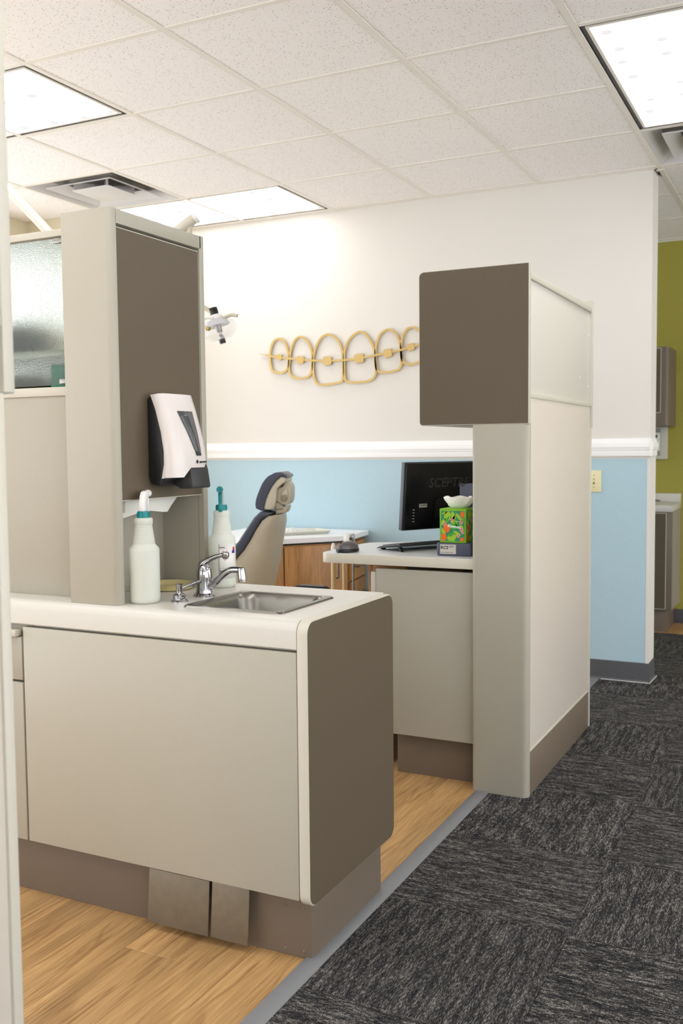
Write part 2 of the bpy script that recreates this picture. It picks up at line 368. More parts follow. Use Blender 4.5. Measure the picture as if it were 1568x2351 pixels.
for ix in range(-1, 8):
    for iy in range(-10, 9):
        x0, y0 = -.56+ix*.5, 2.4+iy*.5
        x1, y1 = x0+.5, y0+.5
        par = (ix+iy) % 2
        if y0 >= 6.65 or y1 < YF or x0 > XR: continue
        if x0 < -1.0 and y0 > YW: x0 = -1.06
        if y1 > 6.65:
            o = clip_box('carpet_tile', CARPET, floor, x0+.0004, x1-.0004, y0+.0004, 6.65, -.006, .001); continue
        o = bpy.data.objects.new('carpet_tile', CM); COL.objects.link(o); o.parent = floor
        o.location = (x0+.25, y0+.25, 0); o.rotation_euler = (0, 0, R(90) if par == 0 else 0)
for k in range(4):
    for j in range(3):
        o = bpy.data.objects.new('carpet_tile', CM); COL.objects.link(o); o.parent = floor; o.location = (-1.31-.5*k, 5.55+.5*j, -.0002)
struct(MB().prism([(-1.109, .0), (-1.109, .0035), (-1.103, .006), (-1.074, .006), (-1.064, .002), (-1.0598, 0)], X, Z, Y, (0, 0, 0), YF, YW).build('trim_1', STRIP), 'grey reducer strip between the wood planks and the carpet')
# ---- walls
def wall(name, m, *a, label=None): return struct(MB().box(*a).build(name, m, smooth=False), label)
WT = .17
wall('wall_back', PAINT, -4.0, XWE, YW, YW+WT, 1.17, ZC+.05, label='cream upper part of the back wall above the chair rail')
wall('wall_back_lower', BLUE, -4.0, XWE-.0005, YW+.0005, YW+WT, 0, 1.1835, label='light blue lower part of the back wall')
struct(MB().prism([(-.014, -.0015), (.0025, -.0015), (.0025, WT+.001), (-.004, WT+.001), (-.004, .004), (-.014, .004)], X, Y, Z, (XWE, YW, 0), .0, 1.183).build('trim_2', PAINT), 'cream corner guard on the end of the blue wall')
wall('wall_jog', mat('yellow_cream_paint', (214, 206, 180), .7, bump=.15, bscale=250), -4.6, -3.95, 4.575, 5.5, 0, ZC+.05, label='cream wall corner beyond the glass cabinet')
wall('wall_hall', GREEN, XL, XR, YG, YG+.12, 0, ZC+.05, label='olive green wall of the hall')
# chair rail with stepped profile, wraps the wall end
rp = [(0, 1.183), (-.012, 1.183), (-.014, 1.19), (-.014, 1.213), (-.017, 1.217), (-.017, 1.224), (-.020, 1.228), (-.020, 1.247), (-.018, 1.253), (-.012, 1.258), (-.010, 1.266), (-.006, 1.275), (0, 1.275)]
cr_ = MB().prism(rp, Y, Z, X, (0, YW, 0), -3.95, XWE+.004)
cr_.prism([(-p[0], p[1]) for p in rp], X, Z, Y, (XWE, 0, 0), YW-.024, YW+WT-.03)
struct(cr_.build('trim_3', TRIMW, ang=20), 'white moulded chair rail on the back wall')
bb = MB().prism([(.0, 0), (-.016, 0), (-.012, .004), (-.005, .012), (-.004, .1), (0, .1035)], Y, Z, X, (0, YW, 0), -3.95, XWE+.004)
bb.prism([(.0, 0), (.016, 0), (.012, .004), (.005, .012), (.004, .1), (0, .1035)], X, Z, Y, (XWE+.002, 0, 0), YW-.004, YW+WT)
struct(bb.build('baseboard_back', RUBBER), 'dark grey rubber cove base along the back wall')
struct(bx('baseboard_hall', RUBBER, None, -1.1, XR, YG-.006, YG, 0, .1), 'dark rubber base along the olive wall')
# light cut edge where the cove base toe meets the carpet
ce = MB().tube([(-1.05, YW-.019, .003), (XWE+.012, YW-.019, .003)], .003, n=6, smooth=0)
ce.tube([(XWE+.012, YW-.019, .003), (XWE+.02, YW+WT, .003)], .003, n=6, smooth=0)
struct(ce.build('trim_4', mat('light_caulk', (190, 188, 186), .6)), 'pale caulk line at the foot of the rubber base')
# front & right walls with window openings, unseen and added to bring in daylight
def wall_open(name, axis, c0, c1, a0, a1, openings, label, zs0=.12, zs1=2.5, m0=None):
    b = MB(); cur = a0
    def put(p0, p1, z0, z1):
        if axis == 'Y': b.box(p0, p1, c0, c1, z0, z1)
        else: b.box(c0, c1, p0, p1, z0, z1)
    for o0, o1 in openings:
        put(cur, o0, 0, ZC+.05); put(o0, o1, 0, zs0); put(o0, o1, zs1, ZC+.05); cur = o1
    put(cur, a1, 0, ZC+.05)
    struct(b.build(name, m0 or PAINT, smooth=False), label)
    for k, (o0, o1) in enumerate(openings):
        f = MB(); m_ = (o0+o1)/2; cc = (c0+c1)/2
        for p0, p1, z0, z1 in ((o0, o0+.05, zs0, zs1), (o1-.05, o1, zs0, zs1), (o0+.05, o1-.05, zs0, zs0+.05), (o0+.05, o1-.05, zs1-.05, zs1), (m_-.02, m_+.02, zs0+.05, zs1-.05)):
            if axis == 'Y': f.box(p0, p1, cc-.03, cc+.03, z0, z1)
            else: f.box(cc-.03, cc+.03, p0, p1, z0, z1)
        global NW; NW += 1
        fr = struct(f.build('window_%d' % NW, TRIMW, smooth=False), 'white framed window out of view, added to bring in daylight')
        g = MB()
        if axis == 'Y': g.box(o0+.05, o1-.05, cc-.003, cc+.003, zs0+.05, zs1-.05)
        else: g.box(cc-.003, cc+.003, o0+.05, o1-.05, zs0+.05, zs1-.05)
        g.build('pane', PANE, fr, smooth=False)
NW = 0
wall_open('wall_front', 'Y', YF-.15, YF, XL, XR, [(-3.9, -1.6), (.4, 2.8)], 'wall behind the camera', .7, 2.3)
wall_open('wall_left', 'X', XL-.15, XL, YF, 4.575, [(-2.3, -.1), (.1, 2.2), (2.4, 4.35)], 'cream left wall', .1, 2.4, MATS['yellow_cream_paint'])
wall_open('wall_right', 'X', XR, XR+.15, YF, YG, [(-2.4, .2), (.4, 3.0), (3.2, 6.2)], 'right wall beyond the corridor')
# ---- ceiling: slab, grid, tiles
ceil = struct(MB().box(XL-.2, XR+.3, YF-.3, YG+.2, ZC+.05, ZC+.12).build('ceiling', mat('plenum', (120, 118, 112), .9), smooth=False), 'suspended ceiling of acoustic tiles in a white grid')
tm_ = MB().box(-.2975, .2975, -.2975, .2975, .0025, .016, bev=.0015, seg=1)
TM = bpy.data.meshes.new('ceiling_tile'); tm_.bm.to_mesh(TM); tm_.bm.free(); TM.materials.append(TILE)
lights = {(-4, -1): 'x', (-4, 2): 'x', (1, 0): 'y', (-4, -4): 'x', (-4, -7): 'x', (1, -5): 'y', (3, -2): 'x', (3, -6): 'x', (5, 1): 'y', (-1, -7): 'x', (-1, -4): 'x', (4, 4): 'x'}
vents = {(-4, 1), (1, 2)}
used = set()
for (i, j), d in lights.items(): used |= {(i, j), ((i+1, j) if d == 'x' else (i, j+1))}
used |= vents
for i in range(-5, 8):
    for j in range(-10, 7):
        x0, x1, y0, y1 = GX+i*T, GX+(i+1)*T, GY+j*T, GY+(j+1)*T
        if (i, j) in used: continue
        if x1 <= XL or x0 >= XR or y1 <= YF or y0 >= YG: continue
        if x0 >= XL and x1 <= XR and y0 >= YF and y1 <= YG and not (j == 3 and x0 < XWE-.1):
            o = bpy.data.objects.new('ceiling_tile', TM); COL.objects.link(o); o.parent = ceil; o.location = ((x0+x1)/2, (y0+y1)/2, ZC)
        else:
            a0, a1, b0, b1 = max(x0, XL)+.006, min(x1, XR)-.006, max(y0, YF)+.006, min(y1, YG)-.006
            segs = [(b0, b1)]
            if j == 3 and x0 < XWE-.1: segs = [(b0, YW-.001), (YW+WT+.001, b1)]
            for q0, q1 in segs:
                if a1-a0 < .02 or q1-q0 < .012: continue
                clip_box('ceiling_tile', TILE, ceil, a0, a1, q0, q1, .0025, .016).location.z = ZC
# T-bar runners (flange 24 mm) with a fine lower reveal
def runner(x0, x1, y0, y1):
    return MB().box(x0, x1, y0, y1, ZC-.0008, ZC+.003, bev=.0008, seg=1).box((x0+x1)/2-.0045 if x1-x0 < .05 else x0, (x0+x1)/2+.0045 if x1-x0 < .05 else x1,
            (y0+y1)/2-.0045 if y1-y0 < .05 else y0, (y0+y1)/2+.0045 if y1-y0 < .05 else y1, ZC+.003, ZC+.05).build('grid_runner', GRID, ceil, smooth=False)
for i in range(-4, 8):
    x = GX+i*T
    if XL < x < XR:
        if x < XWE: runner(x-.012, x+.012, YF, YW); runner(x-.012, x+.012, YW+WT, YG)
        else: runner(x-.012, x+.012, YF, YG)
for j in range(-9, 7):
    y = GY+j*T
    if YF < y < YG:
        for i in range(-5, 8):
            x0, x1 = max(GX+i*T+.012, XL), min(GX+(i+1)*T-.012, XR)
            if x1-x0 < .05: continue
            inside = any((d == 'y' and i == li and j == lj+1) for (li, lj), d in lights.items())
            if not inside: runner(x0, x1, y-.012, y+.012)
struct(MB().box(-3.95, XWE+.01, YW-.022, YW, ZC-.001, ZC+.003).box(XL, -3.95, 4.555, 4.575, ZC-.001, ZC+.003).box(XL, XL+.02, YF, 4.56, ZC-.001, ZC+.003).box(XL, XR, YG-.022, YG, ZC-.001, ZC+.003)
       .box(XWE-2, XWE, YW+WT, YW+WT+.02, ZC-.001, ZC+.003).build('trim_5', GRID, smooth=False), 'wall angle of the ceiling grid')
MB().box(-.80, -.762, 5.215, 5.245, ZC-.004, ZC-.001).build('grid_clip', GRID, ceil, smooth=False)
# ================================================================ CEILING FIXTURES
LBL = {(-4, -1): 'long lit ceiling light at the far left, cut by the frame edge', (-4, 2): 'long lit ceiling light nearest the back wall, above the tall cabinet', (1, 0): 'lit ceiling light at the top right, cut by the frame edge'}
for (i, j), d in lights.items():
    x0, y0 = GX+i*T+.012, GY+j*T+.012
    x1 = x0+(2*T if d == 'x' else T)-.024; y1 = y0+(T if d == 'x' else 2*T)-.024
    c = ((x0+x1)/2, (y0+y1)/2, ZC)
    seen = (i, j) in LBL
    t = thing('ceiling_light', c, LBL.get((i, j), 'lit ceiling light outside the picture'), 'ceiling light', None if seen else 'ceiling lights outside the picture')
    def ring(a, b, z0, z1, m, nm):
        r = MB()
        r.box(x0+a, x1-a, y0+a, y0+b, z0, z1).box(x0+a, x1-a, y1-b, y1-a, z0, z1).box(x0+a, x0+b, y0+b, y1-b, z0, z1).box(x1-b, x1-a, y0+b, y1-b, z0, z1)
        r.build(nm, m, t, smooth=False)
    ring(0, .019, ZC+.006, ZC+.05, BLACK, 'shadow_reveal')  # black ring stands in for the shade in the gap round the frame
    ring(.018, .029, ZC+.001, ZC+.03, GRID, 'door_frame')
    MB().box(x0+.029, x1-.029, y0+.029, y1-.029, ZC+.006, ZC+.012).build('lens', LENS, t, smooth=False)
VM = mat('vent_metal', (206, 204, 204), .4); VD = mat('vent_dark_duct', (60, 58, 56), .6)
for (i, j), lb in (((-4, 1), 'square ceiling vent left of the tall cabinet top'), ((1, 2), 'square ceiling vent at the right, beside the lit light')):
    x0, y0 = GX+i*T+.012, GY+j*T+.012; s_ = T-.024; c = (x0+s_/2, y0+s_/2, ZC)
    t = thing('ceiling_vent', c, lb, 'vent')
    def pyr(h0, h1, z0, z1, th=.0015):
        """square funnel ring from half size h0 at z0 to h1 at z1"""
        b = MB()
        def sq(h, z): return [(c[0]-h, c[1]-h, z), (c[0]+h, c[1]-h, z), (c[0]+h, c[1]+h, z), (c[0]-h, c[1]+h, z)]
        b.loft([sq(h0, z0), sq(h1, z1), sq(h1, z1+th), sq(h0, z0+th*2), sq(h0, z0)], close=False); return b
    pyr(s_/2-.001, .20, ZC+.001, ZC+.075).build('outer_cone', VM, t, smooth=False)
    pyr(.215, .15, ZC-.002, ZC+.03, .003).build('louver_ring', VM, t, smooth=False)
    MB().prism(rrect(c[0]-.125, c[0]+.125, c[1]-.125, c[1]+.125, .02), X, Y, Z, (0, 0, 0), ZC-.004, ZC+.0, bev=.0015).build('centre_plate', VM, t)
    MB().lathe([(.15, .05), (.15, .2), (0, .2)], (c[0], c[1], ZC+.02)).build('duct', VD, t)
    MB().prism(rrect(c[0]-.21, c[0]+.21, c[1]-.21, c[1]+.21, 0), X, Y, Z, (0, 0, 0), ZC+.078, ZC+.08).build('back_plate', VM, t)
    for a in (0, 90, 180, 270):
        b = MB(); b.box(-.004, .004, .05, .16, ZC-.002, ZC+.04, M=Matrix.Translation((c[0], c[1], 0)) @ Matrix.Rotation(R(a+45), 4, 'Z'))
        b.build('support_bar', VM, t)
    MB().lathe([(0, .055), (.105, .055), (.12, .078), (0, .078)], (c[0], c[1], ZC)).build('damper_disc', VD, t)

# ================================================================ SINK PENINSULA
ZT = .8402; Y0, Y1 = 1.9459, 2.4405; XE = -1.0582
sc_ = thing('sink_cabinet', (-1.5, 2.2, 0), 'beige sink base cabinet with a brown rounded end panel and foot pedals', 'cabinet')
bx('carcass_bottom', BEIGE, sc_, -1.932, -1.088, Y0+.022, Y1-.02, .178, .196)
bx('carcass_back', BEIGE, sc_, -1.932, -1.088, Y1-.038, Y1-.02, .197, .77)
bx('carcass_side', BEIGE, sc_, -1.932, -1.914, Y0+.022, Y1-.039, .197, .77)
bx('front_rail', BEIGE, sc_, -1.913, -1.088, Y0+.022, Y0+.04, .70, .77)
MB().box(-1.9305, -1.0885, Y0, Y0+.02, .1765, .7665, bev=.0022, seg=2).build('door', BEIGE, sc_)
ep = rrect(Y0, Y1, .161, ZT+.001, .03, 6)
MB().prism(ep, Y, Z, X, (0, 0, 0), -1.0868, XE-.0015, bev=.002, only='caps').build('end_panel', CREAM, sc_)
ep2 = rrect(Y0+.003, Y1-.003, .164, ZT-.0025, .028, 6)
l_ = MB().prism(ep2, Y, Z, X, (0, 0, 0), XE-.0018, XE).build('end_panel_face', BROWN, sc_); l_['label'] = 'brown laminate face'
bx('toe_kick', KICK, sc_, -2.75, -1.0912, Y0+.065, 2.4199, 0, .177, bev=.0015)
for px_, pz in ((-1.164, .125), (-1.113, .125), (-1.164, .016), (-1.113, .017)):
    MB().lathe([(0, 0), (.0042, 0), (.0042, .0012), (.0025, .0022), (0, .0015)], n=10, M=Matrix.Translation((px_, Y0+.0652, pz)) @ Matrix.Rotation(R(90), 4, 'X')).build('screw', PEDAL, sc_)
for (a, b, yy) in ((-1.549, -1.363, 0), (-1.356, -1.247, .004)):
    p = MB().prism([(.014, .021), (.018, .0205), (.030, .158), (.026, .159)], Y, Z, X, (0, Y0+.006+yy*.5, 0), a, b, bev=.001).build('foot_pedal', PEDAL, sc_)
    MB().box(a+.02, b-.02, Y0+.045, Y0+.066, .1, .13).build('pedal_arm', BLACK, p)
dc = thing('drawer_cabinet', (-2.3, 2.2, 0), 'beige drawer cabinet left of the sink cabinet, half hidden by the near partition', 'cabinet')
bx('carcass', BEIGE, dc, -2.75, -1.9335, Y0+.022, Y1-.02, .178, .77)
bx('drawer', BEIGE, dc, -2.74, -1.9365, Y0, Y0+.02, .62, .737)
bx('door', BEIGE, dc, -2.74, -1.9365, Y0, Y0+.02, .1765, .613)
bx('drawer_pull', CREAM, dc, -2.7, -1.946, Y0-.012, Y0+.012, .739, .757, bev=.003)
# countertop with bull-nosed front and a cut-out for the sink
ct = MB(); XC0 = -2.75; XC1 = -1.0875
def nose(y0, y1, zb, zt, r=.024, n=6):
    P = [(y1, zb), (y1, zt)]
    P += [(y0+r-r*math.sin(R(90*k/n)), zt-r+r*math.cos(R(90*k/n))) for k in range(n+1)]
    P += [(y0, zb+.003), (y0+.003, zb)]; return P
ct.prism(nose(Y0-.0, 2.03, .7725, ZT), Y, Z, X, (0, 0, 0), XC0, XC1)
ct.box(XC0, XC1, 2.291, Y1, .8, ZT).box(XC0, -1.444, 2.03, 2.291, .8, ZT).box(-1.18, XC1, 2.03, 2.291, .8, ZT)
tag(ct.build('countertop', WTOP), 'white laminate countertop with a rounded front edge holding the sink', 'countertop')
# sink
sk = thing('sink', (-1.312, 2.157, ZT), 'small square stainless steel drop-in sink', 'sink')
b = MB()
def ringpts(x0, x1, y0, y1, r, z): return [(p[0], p[1], z) for p in rrect(x0, x1, y0, y1, r, 6)]
xa, xb, ya, yb = -1.458, -1.165, 2.013, 2.305
secs = [ringpts(xa, xb, ya, yb, .016, ZT), ringpts(xa+.003, xb-.003, ya+.003, yb-.003, .016, ZT+.0045),
        ringpts(xa+.016, xb-.016, ya+.016, yb-.016, .02, ZT+.0045), ringpts(xa+.02, xb-.02, ya+.02, yb-.02, .035, ZT-.001),
        ringpts(xa+.024, xb-.024, ya+.024, yb-.024, .045, ZT-.015), ringpts(xa+.034, xb-.034, ya+.034, yb-.034, .05, ZT-.12),
        ringpts(xa+.05, xb-.05, ya+.05, yb-.05, .05, ZT-.14), ringpts(xa+.12, xb-.12, ya+.12, yb-.12, .02, ZT-.145)]
b.loft(secs, close=False); b.bm.faces.new([v for v in b.bm.verts[-28:]])
b.build('basin', STEEL, sk, ang=50)
MB().lathe([(0, .002), (.028, .002), (.032, .004), (.034, 0)], (-1.312, 2.159, ZT-.145)).build('drain', CHROME, sk)
# faucet
fx, fy = -1.508, 2.191
fc = thing('faucet', (fx, fy, ZT), 'chrome single-lever faucet behind the sink', 'faucet')
MB().lathe([(0, 0), (.031, 0), (.031, .003), (.026, .008), (.0225, .010), (.0215, .02), (.0215, .044), (.0205, .0445), (.0205, .046), (.022, .0465), (.0225, .06), (.021, .075), (.015, .086), (.006, .091), (0, .092)], (fx, fy, ZT)).build('body', CHROME, fc)
d = Vector((-1.3-fx, 2.18-fy, 0)).normalized()
P = lambda a, z, s=0: Vector((fx, fy, ZT+z)) + d*a + Vector((-d.y, d.x, 0))*s
MB().tube([P(0, .022), P(.03, .035), P(.06, .06), P(.085, .075), P(.105, .078), P(.128, .0785)], [.011, .0105, .009, .0085, .0085, .0085], n=16).tube([P(.122, .083), P(.124, .07), P(.126, .053)], [.0095, .0112, .0112], n=18, smooth=0).build('spout', CHROME, fc)
MB().tube([P(.1265, .0525), P(.127, .047)], [.0105, .0105], n=18, smooth=0).build('aerator', STEEL, fc)
hd = Vector((.93, .36, 0)).normalized()
H = lambda a, z: Vector((fx, fy, ZT+z)) + hd*a
MB().tube([H(-.012, .066), H(-.004, .086), H(.018, .101), H(.038, .109), H(.052, .112)], [.012, .012, .0075, .006, .0062], n=14).tube([H(.05, .112), H(.056, .112), H(.066, .111), H(.069, .1105)], [.004, .0105, .0105, .005], n=14, smooth=1).build('lever_handle', CHROME, fc)
MB().tube([P(-.005, .045, 0), Vector((-1.512, 2.09, ZT+.034))], [.0055, .0045], n=12, smooth=0).build('connecting_rod', CHROME, fc)
MB().lathe([(0, 0), (.023, 0), (.023, .003), (.018, .006), (.0165, .008), (.0165, .018), (.013, .021), (.0085, .023), (.0078, .04), (.0085, .043), (.0095, .045), (.0095, .047), (0, .0475)], (-1.513, 2.083, ZT)).build('side_valve', CHROME, fc)

# ================================================================ TALL CABINET ON THE COUNTER
TX0, TX1, TY0, TY1, TZ = -1.776, -1.6165, 1.965, 2.383, 1.8475
tw = thing('tall_cabinet', ((TX0+TX1)/2, (TY0+TY1)/2, ZT), 'tall narrow beige cabinet with a brown side door standing on the sink counter', 'cabinet')
MB().prism(rrect(TX0, TX1, TY0, TY0+.025, (.002, .002, .002, .018), 6), X, Y, Z, (0, 0, 0), ZT, TZ, bev=.0008, only='caps').build('front_panel', BEIGE, tw, ang=25)
MB().prism(rrect(TX0, TX1, TY1-.028, TY1, (.012, .002, .002, .002), 5), X, Y, Z, (0, 0, 0), ZT, TZ).build('rear_panel', BEIGE, tw, ang=25)
bx('top_panel', BEIGE, tw, TX0, TX1, TY0+.02, TY1-.02, 1.8105, TZ-.0005)
bx('back_panel', BEIGE, tw, TX0, TX0+.012, TY0+.02, TY1-.02, ZT, 1.82, bev=.0005)
l_ = bx('side_door', CREAM, tw, TX1-.024, TX1-.0045, 1.9925, 2.3525, 1.107, 1.804, bev=.001)
bx('door_face', BROWN, l_, TX1-.0045, TX1-.004, 1.9945, 2.3505, 1.1095, 1.8015, bev=0)
bx('door_rebate', BLACK, tw, TX1-.03, TX1-.026, 1.99, 2.355, 1.112, 1.8105, bev=0)
bx('inner_shelf', BEIGE, tw, TX0+.01, TX1-.03, TY0+.024, TY1-.028, 1.14, 1.155, bev=.001)
bx('edge_seam', KICK, tw, TX1-.0195, TX1-.0188, TY1-.0285, TY1-.0278, ZT+.002, 1.107, bev=0)
bx('base_lip', BEIGE, tw, TX0+.011, TX0+.016, TY0+.025, TY1-.028, ZT, ZT+.012, bev=.001)
# towel bracket & hanging paper
tb = thing('towel_holder', (-1.70, 2.18, 1.107), 'cream holder under the brown door with folded white paper hanging out', 'towel holder')
bx('bracket', CREAM, tb, -1.73, -1.665, 2.0, 2.06, 1.072, 1.14, bev=.002)
sh = [(2.088, 1.125), (2.063, 1.052), (2.134, 1.066), (2.187, 1.07), (2.257, 1.062), (2.282, 1.061), (2.300, 1.08), (2.324, 1.1), (2.33, 1.125)]
b = MB().prism(sh, Y, Z, X, (-1.68, 0, 0), 0, .0012)
for v in b.bm.verts: v.co.x += .012*math.sin((v.co.y-2.06)*14) - (1.12-v.co.z)*.25
b.build('paper_sheet', PAPER, tb)
b = MB().prism([(2.02, 1.125), (2.08, 1.098), (2.30, 1.085), (2.345, 1.125)], Y, Z, X, (-1.70, 0, 0), 0, .0012).build('rear_sheet', PAPER, tb)
# cream dish on the counter inside the niche
b = MB().lathe([(0, 0), (.058, 0), (.066, .004), (.071, .014), (.074, .017), (.071, .0175), (.067, .014), (.058, .006), (0, .005)], (-1.682, 2.268, ZT), n=40)
tag(b.build('dish', mat('yellow_cream_plastic', (205, 190, 140), .4)), 'round shallow yellow-cream dish on the counter below the tall cabinet door', 'dish')
# soap dispenser on the brown door
W0 = TX1-.004
sd = thing('soap_dispenser', (W0, 2.17, 1.14), 'white and black wall soap dispenser on the brown door', 'soap dispenser')
MB().prism([(0, 1.375), (.013, 1.383), (.03, 1.34), (.045, 1.28), (.051, 1.235), (.052, 1.2), (.046, 1.155), (.04, 1.14), (.012, 1.146), (0, 1.165)], X, Z, Y, (W0, 0, 0), 2.103, 2.228, bev=.006).build('back_housing', BLACK, sd)
cov_b = [(.014, 1.385), (.03, 1.345), (.046, 1.285), (.054, 1.235), (.054, 1.2), (.046, 1.162)]
cov_f = [(.047, 1.388), (.062, 1.345), (.080, 1.285), (.091, 1.235), (.094, 1.2), (.093, 1.165)]
b = MB(); secs = []
for yy, k, s_ in ((2.100, .25, .004), (2.104, .62, .001), (2.116, .9, 0), (2.135, 1, 0), (2.165, 1.04, 0), (2.2, 1.04, 0), (2.230, 1, 0), (2.246, .85, 0), (2.250, .55, .002), (2.251, .25, .004)):
    fr = [(bb_[0]+(ff[0]-bb_[0])*k, ff[1]-s_*(1 if n_ == 0 else 0)) for n_, (bb_, ff) in enumerate(zip(cov_b, cov_f))]
    secs.append([(W0+p[0], yy, p[1]) for p in cov_b] + [(W0+p[0], yy, p[1]) for p in fr[::-1]])
for q in secs:                       # lower edge rises towards the pump side
    yy = q[0][1]
    if yy > 2.16:
        for n_ in (5, 6): q[n_] = (q[n_][0], yy, 1.19)
        q[4] = (q[4][0], yy, 1.21); q[7] = (q[7][0], yy, 1.21)
b.loft(secs).build('cover', mat('pinkish_white_plastic', (214, 206, 202), .22), sd, ang=60)
MB().prism([(.03, 1.198), (.088, 1.2), (.094, 1.185), (.101, 1.14), (.099, 1.134), (.06, 1.133), (.035, 1.145)], X, Z, Y, (W0, 0, 0), 2.163, 2.248, bev=.005).build('push_lever', mat('charcoal_ribbed_plastic', (44, 46, 48), .45), sd)
def cover_x(z, e=.0):
    for (a, b_) in zip(cov_f, cov_f[1:]):
        if b_[1] <= z <= a[1]:
            t_ = (a[1]-z)/(a[1]-b_[1]); return W0+(a[0]+(b_[0]-a[0])*t_)*1.03+.0012+e
    return W0+.1
b = MB(); rows = []
for k in range(9):
    z = 1.342-(1.342-1.222)*k/8; ya, yb = 2.148+(2.192-2.148)*k/8, 2.214-.003*k/8
    rows.append([b.bm.verts.new((cover_x(z)+.001, yy, z)) for yy in (ya, (ya+yb)/2, yb)])
for r1, r2 in zip(rows, rows[1:]):
    for q in (0, 1): b.bm.faces.new([r1[q], r2[q], r2[q+1], r1[q+1]])
o = b.build('sight_window', mat('smoked_plastic', (70, 72, 74), .08), sd); mo = o.modifiers.new('s', 'SOLIDIFY'); mo.thickness = .0015
text('logo_text', 'symmetry', .0082, BLACK, sd, (cover_x(1.205)+.0012, 2.200, 1.203), (0, 1, 0), (-.086, 0, 1), depth=.0006, bold=.0002)
MB().lathe([(0, 0), (.0032, 0), (.0032, .0012), (0, .0012)], n=12, M=Matrix.Translation((cover_x(1.206), 2.191, 1.206)) @ Matrix.Rotation(R(90), 4, 'Y') @ Matrix.Scale(1.6, 4, X)).build('logo_mark', BLACK, sd)

# ================================================================ GLASS WALL CABINET LEFT OF THE TOWER
gc = thing('glass_cabinet', (-2.3, 2.2, ZT), 'cream hutch with a textured glass door on the counter left of the tall cabinet', 'cabinet')
gx0, gx1 = -2.75, -1.778
bx('back_splash', BEIGE, gc, gx0, gx1, 2.034, 2.05, ZT, 1.386, bev=.001)
bx('bottom_shelf', CREAM, gc, gx0, gx1, 2.03, 2.37, 1.386, 1.411, bev=.003)
bx('top_panel', CREAM, gc, gx0, gx1, 2.03, 2.37, 1.809, 1.828, bev=.002)
bx('middle_shelf', CREAM, gc, gx0+.02, gx1-.01, 2.06, 2.37, 1.499, 1.515, bev=.001)
bx('side_panel', CREAM, gc, gx0, gx0+.02, 2.03, 2.37, 1.411, 1.81, bev=.001)
bx('glass_door', FROST, gc, gx0+.022, gx1-.004, 2.0335, 2.0385, 1.4155, 1.8045, bev=.001)
for z in (1.418, 1.79): bx('hinge', STEEL, gc, -1.862 if z > 1.5 else -1.852, -1.83, 2.0275, 2.042, z, z+.0135, bev=.002)
tag(MB().box(-1.90, -1.815, 2.045, 2.10, 1.411, 1.472, bev=.004).build('green_box', mat('green_plastic', (38, 130, 102), .5)), 'small green box behind the textured glass', 'box')
tag(MB().lathe([(0, 0), (.085, 0), (.1, .02), (.095, .06), (.06, .095), (0, .11)], (-2.15, 2.19, 1.515)).build('dark_bag', mat('dark_fabric', (36, 38, 40), .8)), 'dark rounded bundle on the middle shelf behind the glass', 'bag')
tag(MB().lathe([(0, 0), (.09, 0), (.1, .015), (.06, .045), (0, .05)], (-2.09, 2.16, 1.411)).build('dark_pouch', mat('dark_green_fabric', (48, 54, 42), .8)), 'low dark green pouch on the bottom shelf behind the glass', 'pouch')

# ================================================================ SPRAY BOTTLES
def bottle(loc, label, rz, hood_m, trig_m, liquid):
    t = thing('spray_bottle', loc, label, 'spray bottle', rz=rz)
    pr = [(0, .001), (.034, 0), (.0385, .004), (.0395, .012), (.0395, .138), (.0385, .143), (.0300, .152), (.0287, .155)]
    for k in range(9):
        z = .157+k*.0051; r = .0287-(.0287-.0225)*k/8.5
        pr += [(r, z), (r+.0004, z+.001), (r-.0007, z+.0034), (r-.0007, z+.0042)]
    pr += [(.0222, .2035), (.0238, .2075), (.0240, .213), (.0237, .2185), (.0222, .2215), (.0165, .2225), (.0145, .2235)]
    MB().lathe(pr, n=36).build('bottle_body', MILKY, t, local=True, ang=50)
    MB().lathe([(0, .003), (.036, .003), (.0372, .012), (.0372, liquid), (0, liquid)], n=28).build('liquid', LIQUID, t, local=True)
    c = MB(); c.lathe([(0, .2222), (.0163, .2222), (.0163, .226), (.0152, .239), (0, .239)], n=24)
    for k in range(20): c.box(.0152, .0168, -.0008, .0008, .2235, .236, M=Matrix.Rotation(2*math.pi*k/20, 4, 'Z'))
    c.build('cap', TEAL, t, local=True, ang=25)
    h = [(-.0115, .239), (.0125, .239), (.0135, .252), (.010, .262), (.017, .272), (.029, .277), (.035, .278), (.035, .2905), (.020, .2925), (.002, .290), (-.008, .279), (-.0125, .262), (-.0130, .25)]
    MB().prism(h, X, Z, Y, (0, 0, 0), -.0068, .0068, bev=.002).build('sprayer_hood', hood_m, t, local=True)
    tr = [(.021, .273), (.031, .274), (.0335, .262), (.031, .245), (.034, .226), (.031, .219), (.026, .222), (.0245, .245), (.0215, .26)]
    MB().prism(tr, X, Z, Y, (0, 0, 0), -.0055, .0055, bev=.0015).build('trigger', trig_m, t, local=True)
    MB().lathe([(0, 0), (.0095, 0), (.0095, .008), (.0085, .0105), (.003, .0105), (.0025, .008), (0, .008)], n=20, M=Matrix.Translation((.034, 0, .284)) @ Matrix.Rotation(R(90), 4, 'Y')).build('nozzle', trig_m, t, local=True)
    return t
b1 = bottle((-1.591, 2.040, ZT), 'white sprayer bottle with a teal collar, no paper label, in front of the tall cabinet', R(108), WHITE, WHITE, .092)
b2 = bottle((-1.565, 2.367, ZT), 'spray bottle with teal trigger and printed label, behind the faucet', R(-62), mat('grey_white_plastic', (190, 184, 180), .4), TEAL, .1)
